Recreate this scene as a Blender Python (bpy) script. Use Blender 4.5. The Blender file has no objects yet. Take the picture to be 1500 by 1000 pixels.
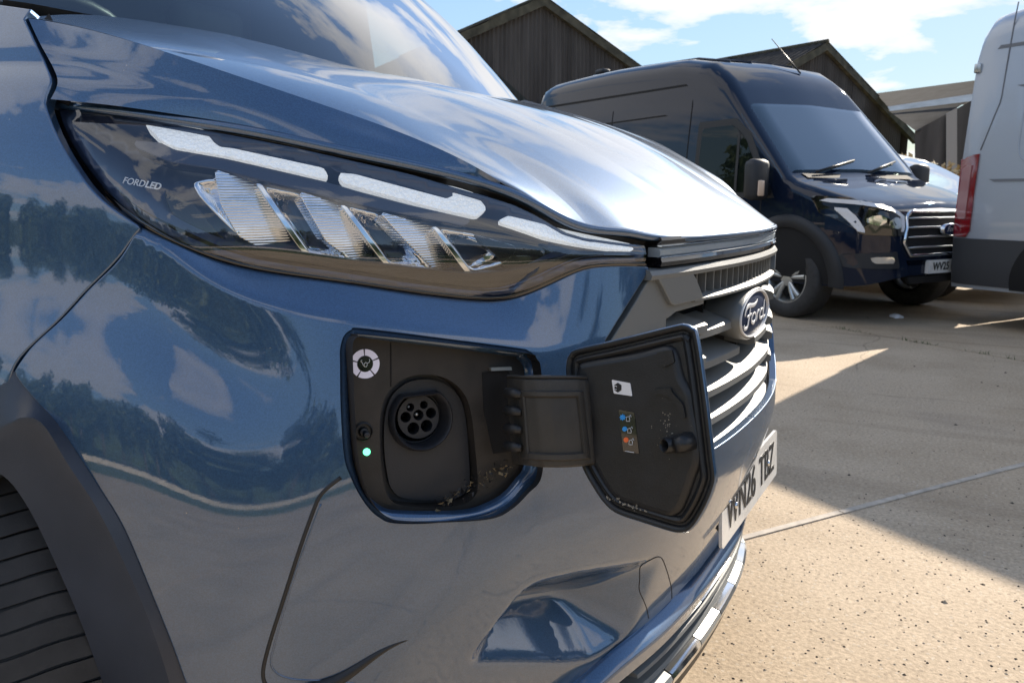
import bpy, bmesh, math, random
import numpy as np
from mathutils import Vector, Matrix
from mathutils.geometry import delaunay_2d_cdt
R=math.radians
rng=random.Random(7)
scene=bpy.context.scene
col=scene.collection

# ------------------------------------------------------------------ camera
FPX=1150.0                      # focal length in pixels of a 1500 px wide frame
YAW,PIT=R(30),R(10.35)
CAM=np.array([.30,-1.38,1.00])
fh=np.array([-math.sin(YAW),math.cos(YAW),0.]); rt=np.array([math.cos(YAW),math.sin(YAW),0.])
fw=fh*math.cos(PIT)+np.array([0,0,-math.sin(PIT)]); up=np.cross(rt,fw)
cd=bpy.data.cameras.new('camera'); cam=bpy.data.objects.new('camera',cd); col.objects.link(cam)
cd.sensor_width=36; cd.lens=FPX/1500*36; cd.clip_start=.02; cd.clip_end=3000
cam.matrix_world=Matrix(((rt[0],up[0],-fw[0],CAM[0]),(rt[1],up[1],-fw[1],CAM[1]),(rt[2],up[2],-fw[2],CAM[2]),(0,0,0,1)))
cd.dof.use_dof=True; cd.dof.focus_distance=.95; cd.dof.aperture_fstop=cd.lens/1.5   # about 1.5 mm opening, as a phone has
scene.camera=cam
scene.render.resolution_x=1024; scene.render.resolution_y=682

# ------------------------------------------------------------------ sky and sun
SUN_AZ,SUN_EL=R(78.5),R(28)       # azimuth from +X towards +Y
sd=np.array([math.cos(SUN_AZ)*math.cos(SUN_EL),math.sin(SUN_AZ)*math.cos(SUN_EL),math.sin(SUN_EL)])
w=bpy.data.worlds.new('World'); scene.world=w; w.use_nodes=True
nt=w.node_tree; nt.nodes.clear()
def nd(t,tree=None,**k):
    n=(tree or nt).nodes.new(t)
    for a,b in k.items(): setattr(n,a,b)
    return n
out=nd('ShaderNodeOutputWorld'); bg=nd('ShaderNodeBackground'); sky=nd('ShaderNodeTexSky',sky_type='NISHITA')
sky.sun_disc=False; sky.sun_elevation=SUN_EL; sky.sun_rotation=math.pi/2-SUN_AZ; sky.air_density=1.0; sky.dust_density=.15; sky.ozone_density=1.6; sky.altitude=50
tc=nd('ShaderNodeTexCoord'); sep=nd('ShaderNodeSeparateXYZ'); nt.links.new(tc.outputs['Generated'],sep.inputs[0])
def mth(op,a,b=None,tree=None,c=None):
    t=tree or nt; n=t.nodes.new('ShaderNodeMath'); n.operation=op
    for i,v in enumerate((a,b,c)):
        if v is None: continue
        if isinstance(v,(int,float)): n.inputs[i].default_value=v
        else: t.links.new(v,n.inputs[i])
    return n.outputs[0]
dz=mth('ADD',mth('MAXIMUM',sep.outputs[2],0.0),.13)
cx=mth('DIVIDE',sep.outputs[0],dz); cy=mth('DIVIDE',sep.outputs[1],dz)
cmb=nd('ShaderNodeCombineXYZ'); nt.links.new(cx,cmb.inputs[0]); nt.links.new(cy,cmb.inputs[1])
n1=nd('ShaderNodeTexNoise'); n1.inputs['Scale'].default_value=1.0; n1.inputs['Detail'].default_value=9; n1.inputs['Roughness'].default_value=.58; n1.inputs['Distortion'].default_value=.25
mp=nd('ShaderNodeMapping'); mp.inputs['Location'].default_value=(2.14,4.90,3.33); nt.links.new(cmb.outputs[0],mp.inputs[0]); nt.links.new(mp.outputs[0],n1.inputs['Vector'])
ramp=nd('ShaderNodeValToRGB'); ramp.color_ramp.elements[0].position=.50; ramp.color_ramp.elements[1].position=.58
nt.links.new(n1.outputs[0],ramp.inputs[0])
n2=nd('ShaderNodeTexNoise'); n2.inputs['Scale'].default_value=4.5; n2.inputs['Detail'].default_value=5
nt.links.new(mp.outputs[0],n2.inputs['Vector'])
shade=mth('MULTIPLY_ADD',n2.outputs[0],34.0,None,c=9.0)
cc=nd('ShaderNodeCombineColor'); nt.links.new(shade,cc.inputs[0]); nt.links.new(shade,cc.inputs[1]); nt.links.new(mth('MULTIPLY',shade,1.02),cc.inputs[2])
mix=nd('ShaderNodeMix',data_type='RGBA'); nt.links.new(mth('MULTIPLY',ramp.outputs[0],.92),mix.inputs[0]); nt.links.new(sky.outputs[0],mix.inputs[6]); nt.links.new(cc.outputs[0],mix.inputs[7])
bw=nd('ShaderNodeRGBToBW'); nt.links.new(mix.outputs[2],bw.inputs[0]); sc_=nd('ShaderNodeVectorMath',operation='SCALE'); nt.links.new(mix.outputs[2],sc_.inputs[0])
nt.links.new(mth('DIVIDE',1.0,mth('ADD',1.0,mth('DIVIDE',bw.outputs[0],3.5))),sc_.inputs['Scale'])      # soft shoulder, as the phone's exposure gives
nt.links.new(sc_.outputs[0],bg.inputs[0]); bg.inputs[1].default_value=.15; nt.links.new(bg.outputs[0],out.inputs[0])
sl=bpy.data.lights.new('sun','SUN'); sl.energy=3.7; sl.angle=R(.53); sl.color=(1,.90,.76)
so=bpy.data.objects.new('sun',sl); col.objects.link(so); so.location=(8,20,12)
so.rotation_euler=Vector((-sd[0],-sd[1],-sd[2])).to_track_quat('-Z','Y').to_euler()
scene.view_settings.view_transform='Standard'; scene.view_settings.look='None'; scene.view_settings.exposure=1.25; scene.view_settings.gamma=1

# ------------------------------------------------------------------ materials
MATS={}
def newmat(name):
    m=bpy.data.materials.new(name); m.use_nodes=True; MATS[name]=m
    return m,m.node_tree,m.node_tree.nodes['Principled BSDF']
def simple(name,c,rough=.5,metal=0.,spec=.5,coat=0.,bump=0.,bscale=200.,var=0.,vscale=8.,coat_rough=.03,grain=None):
    m,t,b=newmat(name)
    b.inputs['Base Color'].default_value=(*c,1); b.inputs['Roughness'].default_value=rough; b.inputs['Metallic'].default_value=metal
    b.inputs['Specular IOR Level'].default_value=spec; b.inputs['Coat Weight'].default_value=coat; b.inputs['Coat Roughness'].default_value=coat_rough
    if var or bump:
        co=nd('ShaderNodeTexCoord',t)
        if var:
            n=nd('ShaderNodeTexNoise',t); n.inputs['Scale'].default_value=vscale; n.inputs['Detail'].default_value=6; t.links.new(co.outputs['Object'],n.inputs['Vector'])
            r=nd('ShaderNodeValToRGB',t); e=r.color_ramp.elements
            e[0].position=.3; e[1].position=.72
            e[0].color=(*[max(0,v*(1-var)) for v in c],1); e[1].color=(*[min(1,v*(1+var)) for v in c],1)
            t.links.new(n.outputs[0],r.inputs[0]); t.links.new(r.outputs[0],b.inputs['Base Color'])
            t.links.new(mth('MULTIPLY_ADD',n.outputs[0],.25,t,c=rough-.12),b.inputs['Roughness'])
        if bump:
            n=nd('ShaderNodeTexNoise',t); n.inputs['Scale'].default_value=bscale; n.inputs['Detail'].default_value=3; t.links.new(co.outputs['Object'],n.inputs['Vector'])
            bp=nd('ShaderNodeBump',t); bp.inputs['Strength'].default_value=bump; bp.inputs['Distance'].default_value=.001
            t.links.new(n.outputs[0],bp.inputs['Height']); t.links.new(bp.outputs[0],b.inputs['Normal'])
    return m
def paint(name,c,metal=.6,rough=.40,ior=1.9,flake=.35,spec=.5):
    m,t,b=newmat(name)
    co=nd('ShaderNodeTexCoord',t); v=nd('ShaderNodeTexVoronoi',t); v.inputs['Scale'].default_value=900; t.links.new(co.outputs['Object'],v.inputs['Vector'])
    sp=nd('ShaderNodeSeparateColor',t); t.links.new(v.outputs['Color'],sp.inputs[0])
    f=mth('MULTIPLY_ADD',sp.outputs[0],flake,t,c=1-flake*.5)
    mx=nd('ShaderNodeVectorMath',t,operation='SCALE'); mx.inputs[0].default_value=c; t.links.new(f,mx.inputs['Scale'])
    t.links.new(mx.outputs[0],b.inputs['Base Color'])
    # sparse dust specks and a thin uneven film
    v2=nd('ShaderNodeTexVoronoi',t); v2.inputs['Scale'].default_value=70; t.links.new(co.outputs['Object'],v2.inputs['Vector']); s2=nd('ShaderNodeSeparateColor',t); t.links.new(v2.outputs['Color'],s2.inputs[0])
    sp2=mth('MULTIPLY',mth('GREATER_THAN',s2.outputs[0],.90,t),mth('LESS_THAN',v2.outputs['Distance'],mth('MULTIPLY_ADD',s2.outputs[1],.05,t,c=.015),t),t)
    mx2=nd('ShaderNodeMix',t,data_type='RGBA'); t.links.new(mth('MULTIPLY',sp2,.55,t),mx2.inputs[0]); t.links.new(mx.outputs[0],mx2.inputs[6]); mx2.inputs[7].default_value=(.34,.31,.27,1); t.links.new(mx2.outputs[2],b.inputs['Base Color'])
    nf=nd('ShaderNodeTexNoise',t); nf.inputs['Scale'].default_value=7; nf.inputs['Detail'].default_value=8; t.links.new(co.outputs['Object'],nf.inputs['Vector'])
    t.links.new(mth('MAXIMUM',mth('MULTIPLY_ADD',nf.outputs[0],.10,t,c=-.02),.018,t),b.inputs['Coat Roughness'])
    b.inputs['Specular IOR Level'].default_value=spec
    b.inputs['Metallic'].default_value=metal; b.inputs['Roughness'].default_value=rough
    b.inputs['Coat Weight'].default_value=1; b.inputs['Coat IOR'].default_value=ior
    # faint dust film
    n=nd('ShaderNodeTexNoise',t); n.inputs['Scale'].default_value=260; n.inputs['Detail'].default_value=2; t.links.new(co.outputs['Object'],n.inputs['Vector'])
    bp=nd('ShaderNodeBump',t); bp.inputs['Strength'].default_value=.012; bp.inputs['Distance'].default_value=.001
    t.links.new(n.outputs[0],bp.inputs['Height']); t.links.new(bp.outputs[0],b.inputs['Coat Normal'])
    return m
def clear(name,tint=(1,1,1),f0=.045,rough=.0,gain=1.0):
    """thin clear sheet: see-through, with mirror reflection rising towards grazing angles on either face"""
    m=bpy.data.materials.new(name); m.use_nodes=True; MATS[name]=m; t=m.node_tree; t.nodes.clear()
    o=nd('ShaderNodeOutputMaterial',t); tr=nd('ShaderNodeBsdfTransparent',t); g=nd('ShaderNodeBsdfGlossy',t); mxs=nd('ShaderNodeMixShader',t); ge=nd('ShaderNodeNewGeometry',t); dt=nd('ShaderNodeVectorMath',t,operation='DOT_PRODUCT')
    t.links.new(ge.outputs['Normal'],dt.inputs[0]); t.links.new(ge.outputs['Incoming'],dt.inputs[1])
    c=mth('POWER',mth('SUBTRACT',1.0,mth('ABSOLUTE',dt.outputs['Value'],None,t),t),5.0,t)
    tr.inputs[0].default_value=(*tint,1); g.inputs['Roughness'].default_value=rough
    f=mth('MINIMUM',mth('MULTIPLY',mth('MULTIPLY_ADD',c,1-f0,t,c=f0),gain,t),1.0,t)
    t.links.new(f,mxs.inputs[0]); t.links.new(tr.outputs[0],mxs.inputs[1]); t.links.new(g.outputs[0],mxs.inputs[2]); t.links.new(mxs.outputs[0],o.inputs[0])
    return m
BLUE=paint('blue_paint',(.037,.090,.182))
SATIN=simple('satin_grey_plastic',(.16,.168,.168),rough=.42,bump=.25,bscale=900)
BLACK=simple('black_plastic',(.016,.016,.017),rough=.45,bump=.2,bscale=700,var=.25,vscale=25)
DARK=simple('dark_void',(.006,.006,.007),rough=.8)
GLOSSBLK=simple('gloss_black',(.006,.006,.008),rough=.08,coat=1)
CLAD=simple('arch_cladding',(.042,.049,.066),rough=.34,bump=.25,bscale=900,var=.25,vscale=9)
CHROME=simple('chrome',(.78,.80,.82),rough=.09,metal=1)
SILVER=simple('silver_trim',(.55,.56,.55),rough=.3,metal=.8)
WHITE=simple('white_plastic',(.80,.80,.82),rough=.4)
RUBBER=simple('tyre_rubber',(.032,.031,.031),rough=.68,bump=.3,bscale=300,var=.35,vscale=30)
LENS=clear('lamp_lens',(.96,.97,.98),gain=2.6)
GLASS=clear('window_glass',(.55,.66,.66),gain=4.0)

# ------------------------------------------------------------------ object helpers
def tag(o,label=None,cat=None,group=None,kind=None):
    for k,v in (('label',label),('category',cat),('group',group),('kind',kind)):
        if v: o[k]=v
    return o
def empty(name,loc=(0,0,0),rz=0.,parent=None):
    o=bpy.data.objects.new(name,None); col.objects.link(o); o.location=loc; o.rotation_euler=(0,0,rz); o.parent=parent; o.empty_display_size=.1
    return o
def mobj(name,V,Fc,mat,parent=None,smooth=True,normals=None,mats=None,fmat=None):
    me=bpy.data.meshes.new(name); me.from_pydata([tuple(map(float,v)) for v in V],[],[tuple(map(int,f)) for f in Fc])
    if mats: 
        for m in mats: me.materials.append(m)
        if fmat is not None: me.polygons.foreach_set('material_index',np.asarray(fmat,dtype=np.int32))
    else: me.materials.append(mat)
    if smooth: me.polygons.foreach_set('use_smooth',[True]*len(me.polygons))
    me.update()
    if normals is not None: me.normals_split_custom_set_from_vertices([tuple(map(float,n)) for n in normals])
    o=bpy.data.objects.new(name,me); col.objects.link(o); o.parent=parent
    return o
class MB:
    def __init__(s): s.v=[]; s.f=[]; s.m=[]
    def add(s,V,Fc,m=0):
        o=len(s.v); s.v+= [tuple(map(float,p)) for p in V]; s.f+=[tuple(int(i)+o for i in f) for f in Fc]; s.m+=[m]*len(Fc); return s
    def box(s,c,sz,M=None,m=0,taper=1.0):
        hx,hy,hz=[v/2 for v in sz]; P=[]
        for z in (-hz,hz):
            k=taper if z>0 else 1.
            for x,y in ((-hx,-hy),(hx,-hy),(hx,hy),(-hx,hy)): P.append((x*k,y*k,z))
        P=[np.array(p) for p in P]
        if M is not None: P=[M@p for p in P]
        c=np.array(c); P=[p+c for p in P]
        return s.add(P,[(3,2,1,0),(4,5,6,7),(0,1,5,4),(1,2,6,5),(2,3,7,6),(3,0,4,7)],m)
    def tube(s,pts,r,n=8,m=0,closed=False,caps=True):
        pts=[np.array(p,float) for p in pts]; L=len(pts); rr=r if hasattr(r,'__len__') else [r]*L
        V=[];Fc=[]; prev=None
        for i,p in enumerate(pts):
            a=pts[(i-1)%L] if (i>0 or closed) else p; b=pts[(i+1)%L] if (i<L-1 or closed) else p
            t=b-a; t/=np.linalg.norm(t)+1e-12
            if prev is None: ref=np.array([0,0,1.]) if abs(t[2])<.9 else np.array([1.,0,0]); e=np.cross(t,ref)
            else: e=prev-t*(prev@t)
            e/=np.linalg.norm(e)+1e-12; prev=e; g=np.cross(t,e)
            for k in range(n):
                a_=2*math.pi*k/n; V.append(p+rr[i]*(math.cos(a_)*e+math.sin(a_)*g))
        for i in range(L if closed else L-1):
            j=(i+1)%L
            for k in range(n): Fc.append((i*n+k,i*n+(k+1)%n,j*n+(k+1)%n,j*n+k))
        if caps and not closed: Fc+= [tuple(range(n))[::-1],tuple((L-1)*n+k for k in range(n))]
        return s.add(V,Fc,m)
    def lathe(s,prof,org,ax,n=32,m=0):     # prof: (radius, height along ax)
        ax=np.array(ax,float); ax/=np.linalg.norm(ax); ref=np.array([0,0,1.]) if abs(ax[2])<.9 else np.array([1.,0,0])
        e=np.cross(ref,ax); e/=np.linalg.norm(e); g=np.cross(ax,e); V=[];Fc=[]
        for (r_,h_) in prof:
            for k in range(n):
                a=2*math.pi*k/n; V.append(np.array(org)+ax*h_+r_*(math.cos(a)*e+math.sin(a)*g))
        for i in range(len(prof)-1):
            for k in range(n): Fc.append((i*n+k,i*n+(k+1)%n,(i+1)*n+(k+1)%n,(i+1)*n+k))
        return s.add(V,Fc,m)
    def grid(s,P,m=0,flip=False):          # P: array (a,b,3)
        a,b=P.shape[:2]; V=P.reshape(-1,3); Fc=[]
        for i in range(a-1):
            for j in range(b-1):
                f=(i*b+j,i*b+j+1,(i+1)*b+j+1,(i+1)*b+j); Fc.append(f[::-1] if flip else f)
        return s.add(V,Fc,m)
    def build(s,name,mat,parent=None,smooth=True,bevel=0.,sharp=None):
        mats=mat if isinstance(mat,(list,tuple)) else None
        o=mobj(name,s.v,s.f,None if mats else mat,parent,smooth,mats=mats,fmat=s.m if mats else None)
        if bevel: 
            b=o.modifiers.new('bevel','BEVEL'); b.width=bevel; b.segments=2; b.limit_method='ANGLE'; b.angle_limit=R(35); b.harden_normals=False
        if smooth and sharp is not None:
            o.data.set_sharp_from_angle(angle=R(sharp))
        return o
class Spl:                                  # natural cubic spline, linear beyond its ends
    def __init__(s,x,y):
        x=np.asarray(x,float); y=np.asarray(y,float); o=np.argsort(x); x=x[o]; y=y[o]; k=np.concatenate([[True],np.diff(x)>1e-5]); x=x[k]; y=y[k]
        n=len(x); h=np.diff(x); A=np.eye(n); b=np.zeros(n)
        for i in range(1,n-1):
            A[i,i-1]=h[i-1]; A[i,i]=2*(h[i-1]+h[i]); A[i,i+1]=h[i]; b[i]=6*((y[i+1]-y[i])/h[i]-(y[i]-y[i-1])/h[i-1])
        s.x,s.y,s.h,s.M=x,y,h,np.linalg.solve(A,b)
    def __call__(s,t):
        t=np.asarray(t,float); x,y,h,M=s.x,s.y,s.h,s.M
        i=np.clip(np.searchsorted(x,t)-1,0,len(x)-2); tc_=np.clip(t,x[0],x[-1]); a=(x[i+1]-tc_)/h[i]; b=1-a
        v=a*y[i]+b*y[i+1]+((a**3-a)*M[i]+(b**3-b)*M[i+1])*h[i]**2/6
        s0=(y[1]-y[0])/h[0]-h[0]*M[1]/6; s1=(y[-1]-y[-2])/h[-1]+h[-1]*M[-2]/6
        return v+np.where(t<x[0],(t-x[0])*s0,0)+np.where(t>x[-1],(t-x[-1])*s1,0)
def sstep(a,b,x): t=np.clip((np.asarray(x,float)-a)/(b-a),0,1); return t*t*(3-2*t)
def inpoly(px,py,poly):
    poly=np.asarray(poly); c=np.zeros(np.shape(px),bool); n=len(poly); j=n-1
    for i in range(n):
        xi,yi=poly[i]; xj,yj=poly[j]
        if yi!=yj: c^=((yi>py)!=(yj>py))&(px<(xj-xi)*(py-yi)/(yj-yi)+xi)
        j=i
    return c
def segdist(px,py,poly):
    poly=np.asarray(poly); d=np.full(np.shape(px),1e9)
    for a,b in zip(poly,np.roll(poly,-1,0)):
        ab=b-a; l=ab@ab+1e-18; t=np.clip(((px-a[0])*ab[0]+(py-a[1])*ab[1])/l,0,1); d=np.minimum(d,np.hypot(px-a[0]-t*ab[0],py-a[1]-t*ab[1]))
    return d
def area2(p): p=np.asarray(p); x,y=p[:,0],p[:,1]; return .5*np.sum(x*np.roll(y,-1)-y*np.roll(x,-1))
def resample(p,step=None,n=None,closed=True):
    p=np.asarray(p,float); 
    if closed: p=np.vstack([p,p[:1]])
    l=np.concatenate([[0],np.cumsum(np.linalg.norm(np.diff(p,axis=0),axis=1))])
    if n is None: n=max(3,int(math.ceil(l[-1]/step)))
    t=np.linspace(0,l[-1],n+1)[:-1] if closed else np.linspace(0,l[-1],n)
    return np.stack([np.interp(t,l,p[:,k]) for k in range(p.shape[1])],1)
def rounded(poly,r,n=5):                    # round the corners of a 2-D polygon
    poly=np.asarray(poly,float); L=len(poly); o=[]; rr=r if hasattr(r,'__len__') else [r]*L
    for i in range(L):
        a,p,b=poly[i-1],poly[i],poly[(i+1)%L]; k=min(rr[i],.45*np.linalg.norm(a-p),.45*np.linalg.norm(b-p))
        if k<1e-6: o.append(p); continue
        A=p+(a-p)/np.linalg.norm(a-p)*k; B_=p+(b-p)/np.linalg.norm(b-p)*k
        for t in np.linspace(0,1,n): o.append((1-t)**2*A+2*t*(1-t)*p+t*t*B_)
    return np.array(o)
def smooth_closed(pts,n=80):                # Catmull-Rom through a closed list of 2-D points
    p=np.asarray(pts,float); L=len(p); o=[]
    m=max(2,n//L)
    for i in range(L):
        a,b,c,d=p[i-1],p[i],p[(i+1)%L],p[(i+2)%L]
        for t in np.linspace(0,1,m,endpoint=False): o.append(.5*((2*b)+(-a+c)*t+(2*a-5*b+4*c-d)*t*t+(-a+3*b-3*c+d)*t**3))
    return np.array(o)
def smooth_open(pts,n=60):
    p=np.asarray(pts,float); l=np.concatenate([[0],np.cumsum(np.linalg.norm(np.diff(p,axis=0),axis=1))]); t=np.linspace(0,l[-1],n)
    return np.stack([Spl(l,p[:,k])(t) for k in range(p.shape[1])],1)
def cdt_fill(outer,holes=(),step=.01,extra=None):
    """triangulate a polygon with holes: returns points (n,2), triangles, list of boundary index loops"""
    loops=[np.asarray(outer)]+[np.asarray(h) for h in holes]; pts=[];edges=[];idx=[]
    for lp in loops:
        o=len(pts); pts+=[tuple(p) for p in lp]; n=len(lp); edges+=[(o+i,o+(i+1)%n) for i in range(n)]; idx.append(list(range(o,o+n)))
    lo=loops[0].min(0); hi=loops[0].max(0)
    gx=np.arange(lo[0],hi[0],step); gy=np.arange(lo[1],hi[1],step*.866); X,Y=np.meshgrid(gx,gy); X=X+(np.arange(len(gy))%2)[:,None]*step*.5; X=X.ravel();Y=Y.ravel()
    if extra is not None: X=np.concatenate([X,extra[:,0]]); Y=np.concatenate([Y,extra[:,1]])
    k=inpoly(X,Y,loops[0])&(segdist(X,Y,loops[0])>step*.35)
    for h in loops[1:]: k&=~inpoly(X,Y,h)&(segdist(X,Y,h)>step*.35)
    pts+=list(zip(X[k],Y[k]))
    vo,eo,fo,ov,oe,of=delaunay_2d_cdt([Vector((float(a),float(b))) for a,b in pts],edges,[],0,1e-7)
    V=np.array([(v.x,v.y) for v in vo]); T=np.array([f for f in fo if len(f)==3])
    c=V[T].mean(1); k=inpoly(c[:,0],c[:,1],loops[0])
    for h in loops[1:]: k&=~inpoly(c[:,0],c[:,1],h)
    T=T[k]
    e1=V[T[:,1]]-V[T[:,0]]; e2=V[T[:,2]]-V[T[:,0]]; flip=(e1[:,0]*e2[:,1]-e1[:,1]*e2[:,0])<0; T[flip]=T[flip][:,::-1]
    m={}
    for new,ol in enumerate(ov):
        for o_ in ol: m[o_]=new
    return V,T,[[m[i] for i in l if i in m] for l in idx]

# pixels of the 1500 x 1000 photograph to rays
def ray(u,v): return fw+rt*(u-750)/FPX-up*(v-500)/FPX
def PD(u,v,Z): return CAM+ray(u,v)*Z
def proj(P):
    v=np.asarray(P)-CAM; z=v@fw; return 750+FPX*(v@rt)/z,500-FPX*(v@up)/z,z
def on_plane(u,v,p0,n): D=ray(u,v); return CAM+D*(((p0-CAM)@n)/(D@n))
def on_ground(u,v,z=0.): D=ray(u,v); return CAM+D*((z-CAM[2])/D[2])
# ------------------------------------------------------------------ ground
def ground_mat():
    m,t,b=newmat('concrete_yard')
    co=nd('ShaderNodeTexCoord',t)
    def noise(s,d=6,r=.6):
        n=nd('ShaderNodeTexNoise',t); n.inputs['Scale'].default_value=s; n.inputs['Detail'].default_value=d; n.inputs['Roughness'].default_value=r; t.links.new(co.outputs['Object'],n.inputs['Vector']); return n.outputs[0]
    def rmp(src,a,b_,c0,c1):
        r=nd('ShaderNodeValToRGB',t); e=r.color_ramp.elements; e[0].position=a; e[1].position=b_; e[0].color=(*c0,1); e[1].color=(*c1,1); t.links.new(src,r.inputs[0]); return r.outputs[0]
    def mixc(f,a,b_,mode='MIX'):
        x=nd('ShaderNodeMix',t,data_type='RGBA',blend_type=mode)
        if isinstance(f,(int,float)): x.inputs[0].default_value=f
        else: t.links.new(f,x.inputs[0])
        t.links.new(a,x.inputs[6]); t.links.new(b_,x.inputs[7]); return x.outputs[2]
    base=rmp(noise(1.1,8),.32,.7,(.40,.310,.212),(.575,.465,.340))
    agg=rmp(noise(85,4,.7),.34,.66,(.76,.745,.73),(1.18,1.17,1.16))
    c=mixc(1.,base,agg,'MULTIPLY')
    vo=nd('ShaderNodeTexVoronoi',t); vo.inputs['Scale'].default_value=95; t.links.new(co.outputs['Object'],vo.inputs['Vector'])
    sp=nd('ShaderNodeSeparateColor',t); t.links.new(vo.outputs['Color'],sp.inputs[0])
    peb=mth('MULTIPLY',mth('GREATER_THAN',sp.outputs[0],.80,t),mth('LESS_THAN',vo.outputs['Distance'],.42,t),t)
    pc=rmp(sp.outputs[1],.1,.9,(.20,.15,.105),(.62,.54,.43))
    c=mixc(mth('MULTIPLY',peb,.5,t),c,pc)
    v2=nd('ShaderNodeTexVoronoi',t); v2.inputs['Scale'].default_value=17; t.links.new(co.outputs['Object'],v2.inputs['Vector'])
    s2=nd('ShaderNodeSeparateColor',t); t.links.new(v2.outputs['Color'],s2.inputs[0])
    spot=mth('MULTIPLY',mth('GREATER_THAN',s2.outputs[0],.93,t),mth('LESS_THAN',v2.outputs['Distance'],.075,t),t)
    dk=nd('ShaderNodeRGB',t); dk.outputs[0].default_value=(.03,.025,.02,1)
    c=mixc(mth('MULTIPLY',spot,.85,t),c,dk.outputs[0])
    stain=rmp(noise(.55,5),.55,.72,(1,1,1),(.62,.61,.62)); c=mixc(1.,c,stain,'MULTIPLY')
    wv=nd('ShaderNodeTexNoise',t); wv.inputs['Scale'].default_value=.9; wv.inputs['Detail'].default_value=3; wv.inputs['Distortion'].default_value=1.2; mpw=nd('ShaderNodeMapping',t); mpw.inputs['Rotation'].default_value=(0,0,R(-32)); mpw.inputs['Scale'].default_value=(.25,2.6,1); t.links.new(co.outputs['Object'],mpw.inputs[0]); t.links.new(mpw.outputs[0],wv.inputs['Vector'])
    c=mixc(1.,c,rmp(wv.outputs[0],.56,.70,(1,1,1),(.80,.79,.78)),'MULTIPLY')
    cr=nd('ShaderNodeTexVoronoi',t,feature='DISTANCE_TO_EDGE'); cr.inputs['Scale'].default_value=.55; dn=nd('ShaderNodeTexNoise',t); dn.inputs['Scale'].default_value=3; dn.inputs['Detail'].default_value=6; t.links.new(co.outputs['Object'],dn.inputs['Vector']); va=nd('ShaderNodeVectorMath',t,operation='MULTIPLY_ADD'); va.inputs[1].default_value=(.25,.25,0); t.links.new(dn.outputs['Color'],va.inputs[0]); t.links.new(co.outputs['Object'],va.inputs[2]); t.links.new(va.outputs[0],cr.inputs['Vector'])
    crk=mth('MULTIPLY',mth('LESS_THAN',cr.outputs['Distance'],.0022,t),mth('GREATER_THAN',noise(.4,2),.50,t),t); c=mixc(mth('MULTIPLY',crk,.35,t),c,dk.outputs[0])
    t.links.new(c,b.inputs['Base Color']); b.inputs['Roughness'].default_value=.86; b.inputs['Specular IOR Level'].default_value=.3
    h=mth('ADD',mth('MULTIPLY',noise(85,4,.7),.6,t),mth('MULTIPLY',peb,.35,t),t)
    bp=nd('ShaderNodeBump',t); bp.inputs['Strength'].default_value=.6; bp.inputs['Distance'].default_value=.006
    t.links.new(h,bp.inputs['Height']); t.links.new(bp.outputs[0],b.inputs['Normal'])
    return m
CONC=ground_mat()
GRASSM=simple('field_grass',(.055,.085,.025),rough=.9,var=.45,vscale=.8)
g=MB(); g.add([(-400,-400,-.02),(400,-400,-.02),(400,400,-.02),(-400,400,-.02)],[(0,1,2,3)]); o=g.build('ground',GRASSM,smooth=False); tag(o,'grassy land beyond the concrete yard','ground',kind='structure')
JOINT=simple('joint_sealant',(.46,.40,.33),rough=.8,var=.25,vscale=30)
yard=empty('concrete_yard',(0,0,0)); tag(yard,'worn tan concrete yard of large slabs','yard',kind='structure')
GA=R(57.6); ga=np.array([math.cos(GA),math.sin(GA)]); gb=np.array([math.sin(GA),-math.cos(GA)])
J0=np.array([-.1565,.9458]); J1=np.array([-.036,4.811])
b0=(J0@gb); a0=(J1@ga)            # the two joints the photograph shows
SA,SB=6.4,6.6; GAP=.012
def slab(a_,a2,b_,b2,z,name='slab'):
    nx=max(2,int((a2-a_)/.6)); P=[ga*x+gb*y for x,y in ((a_,b_),(a2,b_),(a2,b2),(a_,b2))]
    m=MB(); V=[(*p,z) for p in P]+[(*p,z-.1) for p in P]; m.add(V,[(3,2,1,0),(0,1,5,4),(1,2,6,5),(2,3,7,6),(3,0,4,7)])
    return m.build(name,CONC,yard,smooth=False)
for i in range(-5,4):
    for j in range(-4,5):
        slab(a0+i*SA+GAP/2,a0+(i+1)*SA-GAP/2,b0+j*SB+GAP/2,b0+(j+1)*SB-GAP/2,rng.uniform(-.0012,.0012))
m=MB()
for i in range(-5,5):
    c=a0+i*SA; P=[ga*c2+gb*y for c2,y in ((c-GAP/2,b0-4*SB),(c+GAP/2,b0-4*SB),(c+GAP/2,b0+5*SB),(c-GAP/2,b0+5*SB))]; m.add([(*p,-.009) for p in P],[(3,2,1,0)])
m.build('joint_filler',simple('joint_dirt',(.06,.05,.035),rough=.95),yard,smooth=False)
m=MB(); rj=random.Random(3)
x=-1.0
while x<4.0:                        # the pale raised mortar strip in the near joint
    l=rj.uniform(.25,.7); P=[ga*(J0@ga+a)+gb*(b0+s*(.011+rj.uniform(-.002,.002))) for a,s in ((x,-1),(x+l-.004,-1),(x+l-.004,1),(x,1))]
    m.add([(*p,.004) for p in P]+[(*p,-.02) for p in P],[(3,2,1,0),(0,1,5,4),(1,2,6,5),(2,3,7,6),(3,0,4,7)]); x+=l
m.build('joint_strip',JOINT,yard,smooth=False)
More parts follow.
